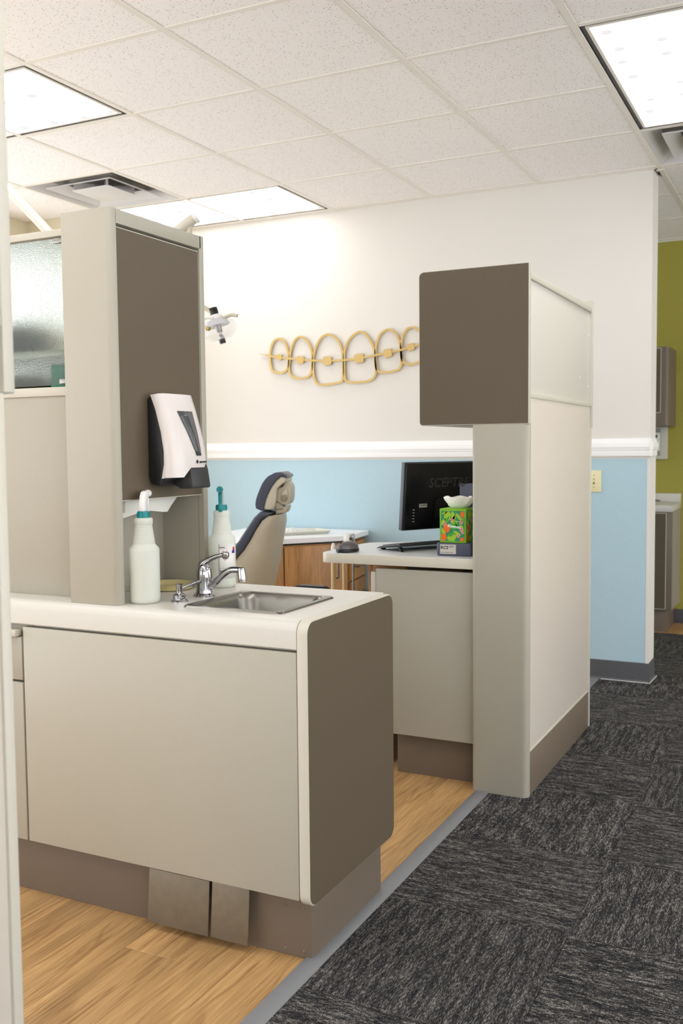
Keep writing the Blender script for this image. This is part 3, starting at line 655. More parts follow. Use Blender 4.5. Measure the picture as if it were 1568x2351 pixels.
# printed label on bottle 2
def curved(rad, a0, a1, z0, z1, name, m, par, n=8):
    b = MB(); r_ = []
    for k in range(n+1):
        a = R(a0+(a1-a0)*k/n)
        r_.append([b.bm.verts.new((par.location.x+rad*math.cos(a), par.location.y+rad*math.sin(a), par.location.z+z)) for z in (z0, z1)])
    for p_, q_ in zip(r_, r_[1:]): b.bm.faces.new([p_[0], q_[0], q_[1], p_[1]])
    o = b.build(name, m, par); s_ = o.modifiers.new('s', 'SOLIDIFY'); s_.thickness = .0002; return o
curved(.0399, -72, 12, .028, .128, 'label', mat('label_film', (214, 212, 208), .45), b2, 12)
RED = mat('red_print', (176, 60, 56), .6); BLU = mat('blue_print', (30, 40, 150), .6)
for a0, a1, z0, z1, m in ((-70, -34, .122, .1225, BOTTLETXT), (-70, -34, .114, .1145, BOTTLETXT), (-68, -45, .1165, .1195, BOTTLETXT), (-70, -69, .03, .122, BOTTLETXT), (-68, -20, .058, .0585, BOTTLETXT), (-66, -60, .047, .052, BOTTLETXT), (-58, -48, .047, .052, BOTTLETXT), (-44, -34, .047, .052, BOTTLETXT), (-66, -58, .036, .041, BOTTLETXT), (-54, -36, .036, .041, BOTTLETXT)):
    curved(.0402, a0, a1, z0, z1, 'label_print', m, b2, 4)
curved(.0402, -12, 4, .100, .108, 'label_flash', BLU, b2, 4); curved(.0402, -8, 4, .108, .118, 'label_flash', RED, b2, 4)
curved(.0402, -16, 4, .050, .056, 'label_flash', BLU, b2, 4); curved(.0402, -16, 4, .044, .050, 'label_flash', RED, b2, 4)
def diamond(a, z, s_, m, w_=.0012):
    b = MB(); c_ = [(0, s_), (s_, 0), (0, -s_), (-s_, 0)]
    for k in range(4):
        p, q = c_[k], c_[(k+1) % 4]; f = 1-w_/s_*1.4
        v = [b.bm.verts.new((b2.location.x+.0405*math.cos(R(a)+u/.0405), b2.location.y+.0405*math.sin(R(a)+u/.0405), b2.location.z+z+h)) for u, h in (p, q, (q[0]*f, q[1]*f), (p[0]*f, p[1]*f))]
        b.bm.faces.new(v)
    b.build('hazard_diamond', m, b2)
diamond(-52, .1, .009, RED); diamond(-38, .1, .009, RED); diamond(-45, .089, .009, RED)
curved(.0404, -54, -50, .097, .103, 'hazard_mark', BLACK, b2, 2); curved(.0404, -40, -36, .098, .102, 'hazard_mark', BLACK, b2, 2); curved(.0404, -47, -43, .086, .092, 'hazard_mark', BLACK, b2, 2)

# ================================================================ PARTITION CABINETS (far: right of the desk, near: left frame edge)
def partition(name, px0, px1, ux0, ya, yb, zb, zt, label, desk_side):
    t = thing(name, ((px0+px1)/2, (ya+yb)/2, 0), label, 'cabinet')
    MB().prism(rrect(px0, px1, ya, ya+.03, (.004, .002, .014, .024), 7), X, Y, Z, (0, 0, 0), .0, zb, bev=.004, only='caps').build('end_post', BEIGE, t, ang=25)
    bx('side_panel', mat('warm_white_panel', (203, 193, 181), .4), t, px1-.022, px1-.0045, ya+.03, yb-.018, .1655, zb+.1, bev=.001)
    bx('bottom_edging', CREAM, t, px1-.02, px1-.002, ya+.031, yb-.018, .158, .1652, bev=.001)
    bx('toe_kick', KICK, t, px0+.02, px1-.003, ya+.03, yb-.019, 0, .158, bev=.001)
    bx('far_edge_panel', CREAM, t, px0+.02, px1+.0, yb-.018, yb, .0, zb, bev=.002)
    bx('desk_side_panel', BEIGE, t, px0+.002, px0+.02, ya+.03, yb-.018, .158, zb, bev=.001)
    # upper box
    u = rrect(ux0, px1, zb, zt, .018, 5)
    u = rrect(ux0, px1, zb, zt, (.003, .018, .012, .003), 5)
    MB().prism(u, X, Z, Y, (0, 0, 0), ya, ya+.022, bev=.0015, only='caps').build('upper_end_panel', CREAM, t)
    u2 = rrect(ux0+.0025, px1-.0025, zb+.0025, zt-.0025, (.001, .017, .011, .001), 5)
    q = MB().prism(u2, X, Z, Y, (0, 0, 0), ya-.0006, ya+.0005).build('upper_end_face', BROWN, t); q['label'] = 'brown laminate face'
    MB().prism(u, X, Z, Y, (0, 0, 0), yb-.0, yb+.02, bev=.0015, only='caps').build('upper_far_panel', CREAM, t)
    bx('upper_side_panel', mat('cool_white_panel', (208, 204, 195), .3), t, px1-.03, px1-.012, ya+.022, yb, zb+.105, zt-.03, bev=.0005)
    MB().box(px1-.03, px1-.002, ya+.022, yb, zt-.05, zt-.025, bev=.003).build('top_rail', CREAM, t)
    MB().box(px1-.03, px1-.001, ya+.022, yb, zb+.09, zb+.107, bev=.003).build('lower_rail', CREAM, t)
    bx('upper_top', CREAM, t, ux0+.01, px1-.028, ya+.022, yb, zt-.045, zt-.028, bev=.001)
    bx('upper_bottom', CREAM, t, ux0+.004, px1-.02, ya+.022, yb, zb+.001, zb+.018, bev=.001)
    bx('upper_front', BEIGE, t, ux0+.004, ux0+.02, ya+.022, yb, zb+.02, zt-.03, bev=.001)
    for yy, zz in ((yb-.18, zt-.12), (yb-.18, zb+.21), (yb-.02, zt-.15), (yb-.02, zb+.18)):
        MB().lathe([(0, 0), (.0045, 0), (.004, .002), (0, .0028)], n=12, M=Matrix.Translation((px1-.0122, yy, zz)) @ Matrix.Rotation(R(90), 4, 'Y')).build('screw_cap', WHITE, t)
    return t
partition('partition_cabinet', -1.122, -.9166, -1.3198, 3.2923, 4.2946, 1.3158, 1.8628, 'free-standing beige partition with a brown overhead box at the right of the desk', 1)
partition('partition_cabinet', -1.222, -1.012, -1.42, -.05, 1.0, 1.318, 1.865, 'near cream partition cut off by the left frame edge, out of focus', 0)

# ================================================================ DESK AND ITS CABINET
DZ = .838
dk = thing('desk', (-1.4, 3.7, DZ-.04), 'white laminate desk top with a cream edge under the monitor', 'desk')
dp = [(-1.1225, 3.306), (-1.1225, 4.28), (-1.40, 4.28), (-1.40, 3.96), (-1.56, 3.85), (-1.66, 3.79), (-1.70, 3.765), (-1.728, 3.74), (-1.740, 3.70), (-1.741, 3.36)]
dp += [(-1.741+.04-.04*math.cos(R(a)), 3.346-.04*math.sin(R(a))) for a in (0, 20, 40, 60, 80, 90)]
dp = dp[:9] + [(-1.741, 3.348)] + dp[11:]
MB().prism(dp, X, Y, Z, (0, 0, 0), DZ-.037, DZ-.0012, bev=.0015, only='caps').build('desk_slab', mat('putty_edge', (205, 199, 184), .4), dk, ang=25)
dpi = [(x+(.002 if x < -1.5 else -.0005), y+(.002 if y < 3.6 else -.002)) for x, y in dp]
MB().prism(dpi, X, Y, Z, (0, 0, 0), DZ-.0012, DZ).build('desk_surface', mat('pale_grey_laminate', (214, 216, 218), .3), dk, smooth=False)
bx('cable_clip', WHITE, dk, -1.675, -1.655, 3.62, 3.64, DZ-.065, DZ-.037, bev=.003)
dcab = thing('desk_cabinet', (-1.33, 3.6, 0), 'beige cabinet with one plain door under the desk top', 'cabinet')
MB().box(-1.5105, -1.1255, 3.322, 3.341, .162, .787, bev=.003).build('door', BEIGE, dcab)
bx('side_panel', CREAM, dcab, -1.534, -1.513, 3.328, 3.86, .162, .772, bev=.002)
bx('carcass', MAPLE, dcab, -1.512, -1.1235, 3.345, 3.86, .165, .77, bev=.001)
bx('toe_kick', KICK, dcab, -1.449, -1.1235, 3.377, 3.84, 0, .163, bev=.001)
bx('support_panel', MAPLE, dcab, -1.60, -1.58, 3.45, 3.80, 0, DZ-.038, bev=.001)
bx('support_rail', MAPLE, dcab, -1.58, -1.44, 3.45, 3.47, .66, DZ-.038, bev=.001)

# monitor: seen from behind, leaning, rotated
md_ = Vector((.5095, .8605, 0)); mn = Vector((.8605, -.5095, 0)); P0 = Vector((-1.495, 3.55, .908)); tl = R(5)
mu_ = Z*math.cos(tl)+mn*math.sin(tl); mf = mn*math.cos(tl)-Z*math.sin(tl)
mo_ = thing('monitor', P0+md_*.25-mn*.06+Vector((0, 0, DZ-.908)), 'black computer monitor seen from behind on the desk', 'monitor')
MB().prism(rrect(0, .5, 0, .272, .006, 3), md_, mu_, mf, P0, -.03, -.008, bev=.002, only='caps').build('bezel', mat('monitor_frame', (52, 54, 66), .35), mo_)
MB().prism(rrect(.003, .497, .003, .269, .006, 3), md_, mu_, mf, P0, -.008, .0, bev=.006, only='caps').build('back_cover', GLOSSBLACK, mo_)
MB().prism(rrect(.15, .41, .03, .13, .02, 4), md_, mu_, mf, P0, -.001, .008, bev=.006, only='caps').build('electronics_bulge', GLOSSBLACK, mo_)
MB().prism(rrect(.01, .49, .01, .262, .002, 2), md_, mu_, mf, P0, -.0312, -.03).build('screen', GLOSSBLACK, mo_)
pb = P0+md_*.25+mn*.18; pb.z = DZ
MB().tube([P0+md_*.25+mu_*.09+mf*.006, P0+md_*.25+mu_*.08+mf*.06, pb+Z*.12, pb+Z*.008], .014).build('stand_neck', GLOSSBLACK, mo_)
MB().prism(rrect(-.075, .075, -.05, .05, .03, 5), md_, mn, Z, pb, 0, .011, bev=.003, only='caps').build('stand_base', GLOSSBLACK, mo_)
text('maker_name', 'SCEPTRE', .052, mat('dim_grey_print', (66, 66, 68), .4), mo_, P0+md_*.118+mu_*.172+mf*.0006, md_, mu_, spacing=1.02, bold=.0006, shear=.15)
MB().prism(rrect(.075, .115, .092, .106, 0), md_, mu_, mf, P0, 0, .0006).build('barcode_sticker', mat('sticker_white', (196, 192, 182), .5), mo_)
b = MB()
for k in range(11):
    x = .078+k*.0033; b.prism(rrect(x, x+(.0018 if k % 3 else .0009), .0965, .1035, 0), md_, mu_, mf, P0, .0006, .0009)
b.build('barcode_bars', BLACK, mo_)
for k in range(5):
    z = .082-k*.0118
    MB().prism(rrect(.0465, .0525, z, z+.003, 0), md_, mu_, mf, P0, 0, .0006).build('button_legend', mat('legend_white', (190, 190, 190), .5), mo_)
    MB().prism(rrect(.0405, .0418, z+.0008, z+.0022, 0), md_, mu_, mf, P0, 0, .0006).build('button_mark', MATS['legend_white'], mo_)
# keyboard on its tilt feet: side nearest the camera is the short side
kn = Vector((.8605, -.5095, 0)); kd = Vector((.5095, .8605, 0)); K0 = Vector((-1.589, 3.503, DZ))
kb = thing('keyboard', K0+kd*.2+kn*.08, 'black keyboard on tilt feet in front of the monitor', 'keyboard')
MB().prism([(.0, .0035), (.004, .004), (.15, .019), (.156, .028), (.15, .032), (.03, .016), (.004, .0075)], kn, Z, kd, K0, 0, .42, bev=.001).build('keyboard_body', mat('charcoal_plastic', (48, 49, 52), .4), kb)
a_ = math.atan2(.016, .12)
for r_ in range(5):
    for c in range(15):
        s_ = .026+r_*.0235; c0 = .012+c*.0268
        M = Matrix.Translation(K0+kn*s_+kd*c0+Z*(.0155+(s_-.03)*math.tan(a_)))
        b = MB().prism(rrect(0, .0205, 0, .0235, .002, 1), kn, kd, Z, (0, 0, 0), 0, .0045, M=M); b.build('key', BLACK, kb, smooth=False)
for c in (.012, .38):
    MB().prism([(.125, .0165), (.138, .018), (.15, .0), (.144, .0)], kn, Z, kd, K0, c, c+.012).build('tilt_foot', BLACK, kb)
    MB().prism([(.012, .0), (.020, .0), (.020, .006), (.012, .005)], kn, Z, kd, K0, c, c+.02).build('rubber_foot', BLACK, kb)
# mouse
mx = thing('mouse', (-1.652, 3.372, DZ), 'dark grey computer mouse at the left end of the desk', 'mouse', rz=R(-22))
def ell(ax, by, z, cx_=0, n=20): return [(cx_+ax*math.cos(2*math.pi*k/n), by*math.sin(2*math.pi*k/n), z) for k in range(n)]
MB().loft([ell(.030, .046, 0), ell(.035, .052, .004), ell(.035, .052, .012), ell(.033, .050, .014)]).build('mouse_base', BLACK, mx, local=True)
MB().loft([ell(.033, .050, .014), ell(.033, .049, .022), ell(.030, .044, .03, .001), ell(.023, .035, .037, .002), ell(.012, .02, .041, .003), ell(.004, .008, .042, .003)]).build('mouse_shell', mat('grey_soft_plastic', (92, 88, 88), .35), mx, local=True, ang=60)
MB().lathe([(0, -.003), (.009, -.003), (.010, 0), (.009, .003), (0, .003)], n=16, M=Matrix.Translation((-.0, -.03, .031)) @ Matrix.Rotation(R(90), 4, 'Y')).build('scroll_wheel', BLACK, mx, local=True)
# small slate device with label, under the tissue box
dr = math.atan2(.076, .097)
dv = thing('card_scanner', (-1.283, 3.37, DZ), 'slate blue box with a white sticker under the tissue box', 'device', rz=R(6))
M6 = wm(dv)
MB().prism(rrect(-.002, .128, 0, .12, .008, 4), X, Y, Z, (0, 0, 0), .001, .049, bev=.004, only='caps').build('device_body', SLATE, dv, local=True)
MB().box(.006, .122, .006, .114, 0, .002).build('base_plate', BLACK, dv, local=True)
MB().prism(rrect(.012, .072, .008, .043, .001, 1), X, Z, Y, (0, 0, 0), -.0007, .0002).build('sticker', MATS['sticker_white'], dv, local=True)
ex6 = (M6.to_3x3() @ X)
text('sticker_text', 'RCS', .0165, BLACK, dv, M6 @ Vector((.014, -.0008, .026)), ex6, Z, bold=.0004)
text('sticker_text', 'FOR SUPPORT CALL', .0052, BLACK, dv, M6 @ Vector((.014, -.0008, .012)), ex6, Z)
text('sticker_text', 'MEDICAL\nDIVISION', .0042, BLACK, dv, M6 @ Vector((.046, -.0008, .036)), ex6, Z)
for z in (.02, .03): MB().box(-.0028, -.001, .03, .05, z-.004, z-.001).build('side_port', BLACK, dv, local=True)
# tissue box
tb0 = (-1.329, 3.383)   # front-left corner
tx0, tx1, ty0, ty1, tz0, tz1 = -1.2755, -1.1735, 3.379, 3.489, DZ+.0495, DZ+.0495+.125
tbx = thing('tissue_box', ((tx0+tx1)/2, (ty0+ty1)/2, tz0), 'green cube tissue box printed with leaves and oranges', 'tissue box')
LIME = mat('lime_card', (118, 176, 24), .5)
MB().box(tx0, tx1, ty0, ty1, tz0, tz1, bev=.0015).build('carton', LIME, tbx)
FG = mat('deep_green_print', (38, 132, 96), .55)
MB().box(tx0+.006, tx1-.006, ty0-.0003, ty0+.001, tz0+.006, tz1-.008).box(tx1-.001, tx1+.0003, ty0+.006, ty1-.006, tz0+.006, tz1-.008).build('printed_panel', FG, tbx, smooth=False)
def blob(b, cx, cz, a, w_, h_, e, side=0, n=14, leaf=False):
    pts = []
    for k in range(n):
        th = 2*math.pi*k/n; u = math.cos(th)*w_; v = math.sin(th)*h_*(abs(math.cos(th/1.0))**0 if not leaf else (1-abs(math.cos(th))**3*.9))
        uu, vv = u*math.cos(a)-v*math.sin(a), u*math.sin(a)+v*math.cos(a)
        uu = min(max(cx+uu, .007), .095); vv = min(max(cz+vv, .007), .116); pts.append((uu, vv))
    if side == 0: vs = [b.bm.verts.new((tx0+p[0], ty0-.0003-e, tz0+p[1])) for p in pts]
    else: vs = [b.bm.verts.new((tx1+.0003+e, ty0+p[0]*1.06, tz0+p[1])) for p in pts]
    b.bm.faces.new(vs)
leafs = [(.03, .098, 80, .026, .013), (.052, .1, 100, .018, .008), (.012, .075, 50, .02, .006), (.075, .095, 130, .022, .006), (.055, .088, 60, .02, .006), (.047, .02, 20, .02, .016), (.068, .035, -30, .018, .006), (.014, .04, 120, .02, .006), (.085, .055, 110, .014, .008), (.06, .075, 20, .014, .006), (.03, .062, 10, .014, .006), (.088, .08, 80, .014, .004), (.02, .11, 20, .012, .004)]
for side in (0, 1):
    b = MB()
    for l_ in leafs: blob(b, l_[0], l_[1], R(l_[2]), l_[3], l_[4], .0002, side, leaf=True)
    b.build('leaf_print', mat('leaf_lime', (150, 190, 40), .55), tbx, smooth=False)
    b = MB()
    for l_ in [(.055, .06, 0, .015, .011), (.045, .03, 30, .012, .006), (.03, .085, 60, .014, .004), (.066, .066, 120, .016, .004)]: blob(b, *l_[:2], R(l_[2]), l_[3], l_[4], .0003, side)
    b.build('leaf_print', mat('leaf_green', (64, 160, 34), .55), tbx, smooth=False)
    b = MB()
    for l_ in [(.028, .053, 0, .013, .016), (.014, .02, 0, .013, .014), (.09, .105, 0, .009, .012), (.088, .012, 0, .009, .008)]: blob(b, *l_[:2], 0, l_[3], l_[4], .0004, side)
    b.build('orange_print', mat('orange_print', (232, 104, 24), .55), tbx, smooth=False)
    b = MB()
    for cx_, cz_ in ((.047, .084), (.02, .07), (.083, .076), (.084, .05), (.09, .04), (.073, .026)):
        for k in range(5): blob(b, cx_+.004*math.cos(R(72*k+90)), cz_+.004*math.sin(R(72*k+90)), R(72*k+90), .0048, .0022, .0005, side, 8)
    b.build('flower_print', mat('pink_print', (238, 160, 150), .55), tbx, smooth=False)
text('tissue_brand_text', 'Kleenex', .0155, mat('white_print', (240, 240, 236), .5), tbx, (tx0+.031, ty0-.001, tz0+.058), (1, 0, -.1), (.1, 0, 1), bold=.0003)
b = MB(); secs = []; n = 40
for z, r_, am in ((-.004, .012, .1), (.001, .024, .15), (.008, .036, .18), (.02, .046, .16), (.034, .050, .12), (.042, .051, .1)):
    secs.append([((tx0+tx1)/2+.0+r_*(1.02)*math.cos(2*math.pi*k/n)*(1+am*math.sin(3*2*math.pi*k/n+z*60)+.05*math.sin(9*2*math.pi*k/n)), (ty0+ty1)/2+r_*.55*math.sin(2*math.pi*k/n)*(1+am*math.cos(4*2*math.pi*k/n+z*40)), tz1+z+.003*math.sin(5*2*math.pi*k/n)*(z > .03)) for k in range(n)])
b.loft(secs, close=False)
o = b.build('tissue', PAPER, tbx, ang=25); mo = o.modifiers.new('s', 'SOLIDIFY'); mo.thickness = .0006
# slate upright holder behind the tissues
oh = thing('desk_organizer', (-1.212, 3.525, DZ), 'slate blue upright organizer behind the tissue box, notched top', 'organizer')
MB().prism([(0, 0), (.06, 0), (.06, .262), (.022, .262), (.018, .252), (.008, .252), (.004, .262), (0, .262)], X, Z, Y, (-1.242, 3.505, DZ), 0, .04, bev=.002).build('organizer_body', SLATE, oh)

# ================================================================ DELIVERY UNIT BEHIND THE DESK
du = thing('delivery_unit', (-1.9, 3.93, 0), 'dental delivery unit behind the desk with cream suction hoses and a chrome handpiece', 'dental unit')
bx('unit_base', SHELL, du, -1.98, -1.62, 3.86, 4.12, 0, .28, bev=.02, seg=3)
MB().tube([(-1.68, 3.97, .27), (-1.68, 3.97, .745)], .02, smooth=0).build('unit_post', SHELL, du)
bx('holder_bar', SHELL, du, -1.975, -1.655, 3.855, 4.0, .74, .76, bev=.006)
for x, r_ in ((-1.96, .0078), (-1.906, .0058)):
    MB().tube([(x, 3.85, .75), (x, 3.85, .5), (x+.005, 3.86, .3), (x+.02, 3.9, .2)], r_).build('suction_hose', mat('cream_hose', (214, 196, 148), .4), du)
MB().tube([(-1.858, 3.85, .75), (-1.86, 3.85, .4), (-1.87, 3.9, .2)], .0045).build('hose', STEEL, du)
MB().tube([(-1.957, 3.85, .735), (-1.957, 3.85, .80), (-1.957, 3.85, .818)], [.012, .0105, .0055], smooth=0).build('suction_tip', WHITE, du)
MB().tube([(-1.857, 3.85, .735), (-1.857, 3.85, .80), (-1.858, 3.84, .836)], [.0075, .0078, .0082], smooth=1).tube([(-1.858, 3.845, .843), (-1.853, 3.818, .843)], .0095, smooth=0).build('handpiece', CHROME, du)
MB().tube([(-1.853, 3.8185, .843), (-1.8527, 3.8165, .843)], .004, smooth=0).build('handpiece_socket', BLACK, du)
bx('handpiece_clip', WHITE, du, -1.905, -1.872, 3.845, 3.90, .745, .862, bev=.006)

# ================================================================ STOOL BETWEEN THE COUNTER AND DESK
st = thing('operator_stool', (-1.72, 3.02, 0), 'black operator stool just behind the sink counter, only its back showing', 'stool')
MB().prism(rrect(-1.79, -1.655, .60, .7255, .016, 4), X, Z, Y, (0, 3.19, 0), 0, .035, bev=.01).build('backrest', BLACK, st)
MB().tube([(-1.722, 3.24, .66), (-1.722, 3.25, .5), (-1.722, 3.2, .44), (-1.722, 3.05, .43)], .011).build('back_post', STEEL, st)
MB().lathe([(0, 0), (.16, 0), (.18, .02), (.18, .045), (.16, .06), (0, .065)], (-1.722, 3.0, .43), n=32).build('seat', BLACK, st)
MB().tube([(-1.722, 3.0, .05), (-1.722, 3.0, .43)], .02, smooth=0).build('gas_column', STEEL, st)
for k in range(5):
    a = R(72*k+20); e = Vector((-1.722+.2*math.cos(a), 3.0+.2*math.sin(a), .055))
    lg = MB().tube([(-1.722, 3.0, .075), e], [.018, .012], smooth=0).build('leg', STEEL, st)
    MB().lathe([(0, -.012), (.027, -.012), (.027, .012), (0, .012)], n=16, M=Matrix.Translation((e.x, e.y, .0275)) @ Matrix.Rotation(a, 4, 'Z') @ Matrix.Rotation(R(90), 4, 'X')).build('caster', BLACK, lg)

# ================================================================ DENTAL CHAIR
CO = Vector((-2.292, 3.95, 0)); nb = Vector((.93079447, .36546663, 0)); lt = Vector((-.36546663, .93079447, 0))
dch = thing('dental_chair', (-2.55, 3.85, 0), 'dental chair with a slate blue cushion and greige shell, seen from behind the sink', 'dental chair')
bo = [(-.064, .953), (-.091, .928), (-.133, .867), (-.163, .822), (-.193, .787), (-.225, .743), (-.274, .677), (-.338, .604), (-.43, .53), (-.56, .49)]
bi = [(-.010, .946), (-.033, .932), (-.060, .914), (-.086, .871), (-.111, .826), (-.141, .780), (-.179, .737), (-.226, .692), (-.296, .625), (-.40, .48)]
poly = bo + [(-.9, .5), (-1.25, .48), (-1.25, .43), (-.9, .44), (-.56, .42)] + bi[::-1]
MB().prism(poly[:10]+[(-.56, .42)]+bi[::-1], nb, Z, lt, CO, -.16, .19, bev=.018, seg=3, only='caps').build('back_cushion', NAVY, dch, ang=60)
MB().prism(rrect(-1.3, -.46, .43, .51, .03, 4), nb, Z, lt, CO, -.2, .24, bev=.02, seg=3, only='caps').build('seat_cushion', NAVY, dch, ang=60)
inner = [(-.024, .935), (-.055, .912), (-.083, .870), (-.108, .825), (-.138, .779), (-.176, .736), (-.223, .691), (-.293, .624), (-.40, .5)]
rear = [(.020, .936), (.028, .899), (.025, .870), (.015, .807), (.006, .750), (-.002, .700), (-.012, .660), (-.028, .593), (-.07, .45)]
secs = []
for l_, k in ((-.148, .15), (-.14, .45), (-.12, .68), (-.08, .86), (-.03, .97), (.03, 1.0), (.09, .95), (.14, .75), (.165, .45), (.172, .15)):
    rr_ = []
    for p, q in zip(inner, rear):
        kk = k if p[1] < .9 else k**.5
        rr_.append((p[0]+(q[0]-p[0])*kk, p[1]+(q[1]-p[1])*kk))
    secs.append([CO+nb*p[0]+Z*p[1]+lt*l_ for p in inner] + [CO+nb*p[0]+Z*p[1]+lt*l_ for p in rr_[::-1]])
MB().loft(secs).build('back_shell', SHELL, dch, ang=60)
ho = [(-.064, .955), (-.089, .967), (-.092, .985), (-.088, 1.010), (-.079, 1.036), (-.06, 1.079), (-.047, 1.098), (-.031, 1.114), (.0, 1.13), (.029, 1.132), (.053, 1.118), (.056, 1.107)]
hi = [(.051, 1.109), (.029, 1.114), (.006, 1.095), (-.017, 1.065), (-.036, 1.03), (-.047, 1.002), (-.055, .967), (-.05, .957)]
MB().prism(ho+hi, nb, Z, lt, CO, -.11, .12, bev=.012, seg=3, only='caps').build('headrest_cushion', NAVY, dch, ang=60)
hs = [(.029, 1.1145), (.05, 1.106), (.053, 1.09), (.03, 1.075), (.010, 1.058), (.005, 1.007), (-.006, .968), (-.012, .960), (-.05, .960), (-.0545, .968), (-.0465, 1.003), (-.0355, 1.031), (-.0165, 1.066), (.0065, 1.0955)]
MB().prism(hs, nb, Z, lt, CO, -.104, .10, bev=.006, seg=2, only='caps').build('headrest_shell', SHELL, dch, ang=60)
mc = [(.026, 1.085), (.043, 1.092), (.060, 1.084), (.068, 1.074), (.072, 1.056), (.071, 1.03), (.069, 1.007), (.064, .99), (.053, .981), (.031, .981), (.012, .99), (.002, .998), (.004, 1.045), (.012, 1.06), (.03, 1.064), (.037, 1.075)]
MB().prism(mc, nb, Z, lt, CO, -.075, .05, bev=.012, seg=3, only='caps').build('headrest_mechanism', SHELL, dch, ang=60)
MB().prism([(p[0]*.4+.027, (p[1]-1.03)*.42+1.03) for p in mc], nb, Z, lt, CO, -.083, -.07, bev=.004).build('adjuster_boss', SHELL, dch)
MB().prism([(-.008, .985), (.0, .996), (.012, .996), (.024, .984), (.03, .97), (.052, .978), (.052, .962), (.043, .944), (-.006, .936)], nb, Z, lt, CO, -.06, .05, bev=.006, only='caps').build('headrest_bracket', SHELL, dch, ang=60)
MB().lathe([(0, 0), (.011, 0), (.0105, .003), (.004, .004), (0, .003)], n=20, M=Matrix.Translation(CO+nb*.006+Z*.98-lt*.06) @ Matrix.Rotation(R(21.4), 4, 'Z') @ Matrix.Rotation(R(90), 4, 'X')).build('pivot_cap', SHELL, dch)
MB().prism([(.028, 1.022), (.04, 1.03), (.05, 1.026), (.054, 1.01), (.046, .998), (.034, .996), (.027, 1.006)], nb, Z, lt, CO, -.0895, -.082, bev=.003).build('release_button', mat('dark_greige', (140, 132, 114), .5), dch)
MB().prism([(-.004, .957), (.03, .961), (.03, .964), (-.004, .960)], nb, Z, lt, CO, -.066, .02).build('chrome_release_bar', CHROME, dch)
MB().prism(rrect(-.75, -.1, .12, .42, .06, 4), nb, Z, lt, CO, -.12, .16, bev=.03, seg=3, only='caps').build('lift_column', SHELL, dch, ang=60)
MB().prism(rrect(-1.1, .05, 0, .12, .03, 4), nb, Z, lt, CO, -.22, .26, bev=.03, seg=3, only='caps').build('chair_base', SHELL, dch, ang=60)

# ================================================================ DENTAL LAMP
RH = Vector((.8954, .4452, 0)); FH = Vector((-.4452, .8954, 0)); LO = Vector((-2.425, 3.7, 0))
def Q(s_, z, f_=0): return LO + RH*s_ + Z*z + FH*f_
dl = thing('dental_lamp', Q(-1.15, ZC), 'dental examination light on a long white arm hung from the ceiling', 'lamp')
bx('ceiling_mount', WHITE, dl, *(lambda c: (c.x-.08, c.x+.08, c.y-.08, c.y+.08))(Q(-1.13, 0)), ZC-.02, ZC, bev=.004)
MB().tube([Q(-1.15, ZC-.01), Q(-.955, 2.416), Q(-.774, 2.221), Q(-.5, 1.92)], .021, smooth=0, n=18).build('lower_arm', SHELL if 0 else CREAM, dl)
MB().tube([Q(-1.146, ZC-.012, -.012), Q(-.955, 2.424, -.012), Q(-.5, 1.928, -.012)], .011, smooth=0).build('arm_cover_strip', WHITE, dl)
MB().tube([Q(-.5, 1.87), Q(-.5, 1.98)], .032, smooth=0, n=20).build('elbow_joint', CREAM, dl)
MB().tube([Q(-.5, 1.95), Q(-.3, 2.117), Q(-.205, 2.196), Q(-.14, 2.243), Q(-.113, 2.262)], [.02, .02, .022, .024, .024], smooth=0, n=18).build('upper_arm', CREAM, dl)
MB().tube([Q(-.118, 2.258), Q(-.104, 2.268)], .027, smooth=0, n=20).build('arm_end_cap', WHITE, dl)
MB().tube([Q(-.137, 2.24), Q(-.137, 2.0), Q(-.137, 1.93), Q(-.12, 1.89), Q(-.093, 1.874), Q(-.075, 1.866), Q(-.056, 1.855), Q(-.04, 1.835), Q(-.035, 1.82)], [.012]*5+[.011]*4).build('drop_arm', SHELL, dl)
ax = (Q(.0, 1.72)-Q(-.036, 1.85)).normalized()
RotA = ax.to_track_quat('Z', 'Y').to_matrix().to_4x4()
def ML(p): return Matrix.Translation(p) @ RotA
HC = Q(-.036, 1.85)
MB().lathe([(0, -.018), (.017, -.018), (.0195, -.014), (.0195, .012), (.021, .014), (0, .014)], n=20, M=ML(HC)).build('rear_knob', GLOSSBLACK, dl)
MB().lathe([(0, .014), (.021, .014), (.03, .02), (.034, .03), (.034, .036), (0, .036)], n=24, M=ML(HC)).build('head_housing', WHITE, dl)
MB().lathe([(0, .034), (.034, .034), (.048, .045), (.056, .062), (.055, .066), (.045, .052), (.032, .04), (0, .04)], n=30, M=ML(HC)).build('reflector', mat_mix('frosted_reflector', (228, 230, 236), .3, .15), dl)
MB().lathe([(.034, .036), (.058, .04), (.078, .058), (.084, .08), (.076, .105), (.05, .124), (.02, .13), (.0195, .1285), (.049, .1225), (.075, .104), (.0825, .08), (.0765, .059), (.057, .0415), (.034, .0375)], n=36, M=ML(HC)).build('clear_shield', CLEARSH, dl)
MB().lathe([(0, .05), (.0145, .05), (.0145, .09), (.012, .094), (0, .094)], n=18, M=ML(HC)).build('bulb_sleeve', STEEL, dl)
MB().lathe([(0, .094), (.01, .094), (.008, .105), (.0125, .112), (.0125, .124), (0, .124)], n=18, M=ML(HC)).build('bulb_neck', CHROME, dl)
MB().lathe([(0, .124), (.0145, .124), (.0145, .142), (.0135, .145), (0, .145)], n=18, M=ML(HC)).build('front_knob', GLOSSBLACK, dl)
MB().tube([Q(-.09, 1.802, -.05), Q(-.062, 1.813, -.09), Q(-.026, 1.810, -.10)], .0085).build('handle', WHITE, dl)
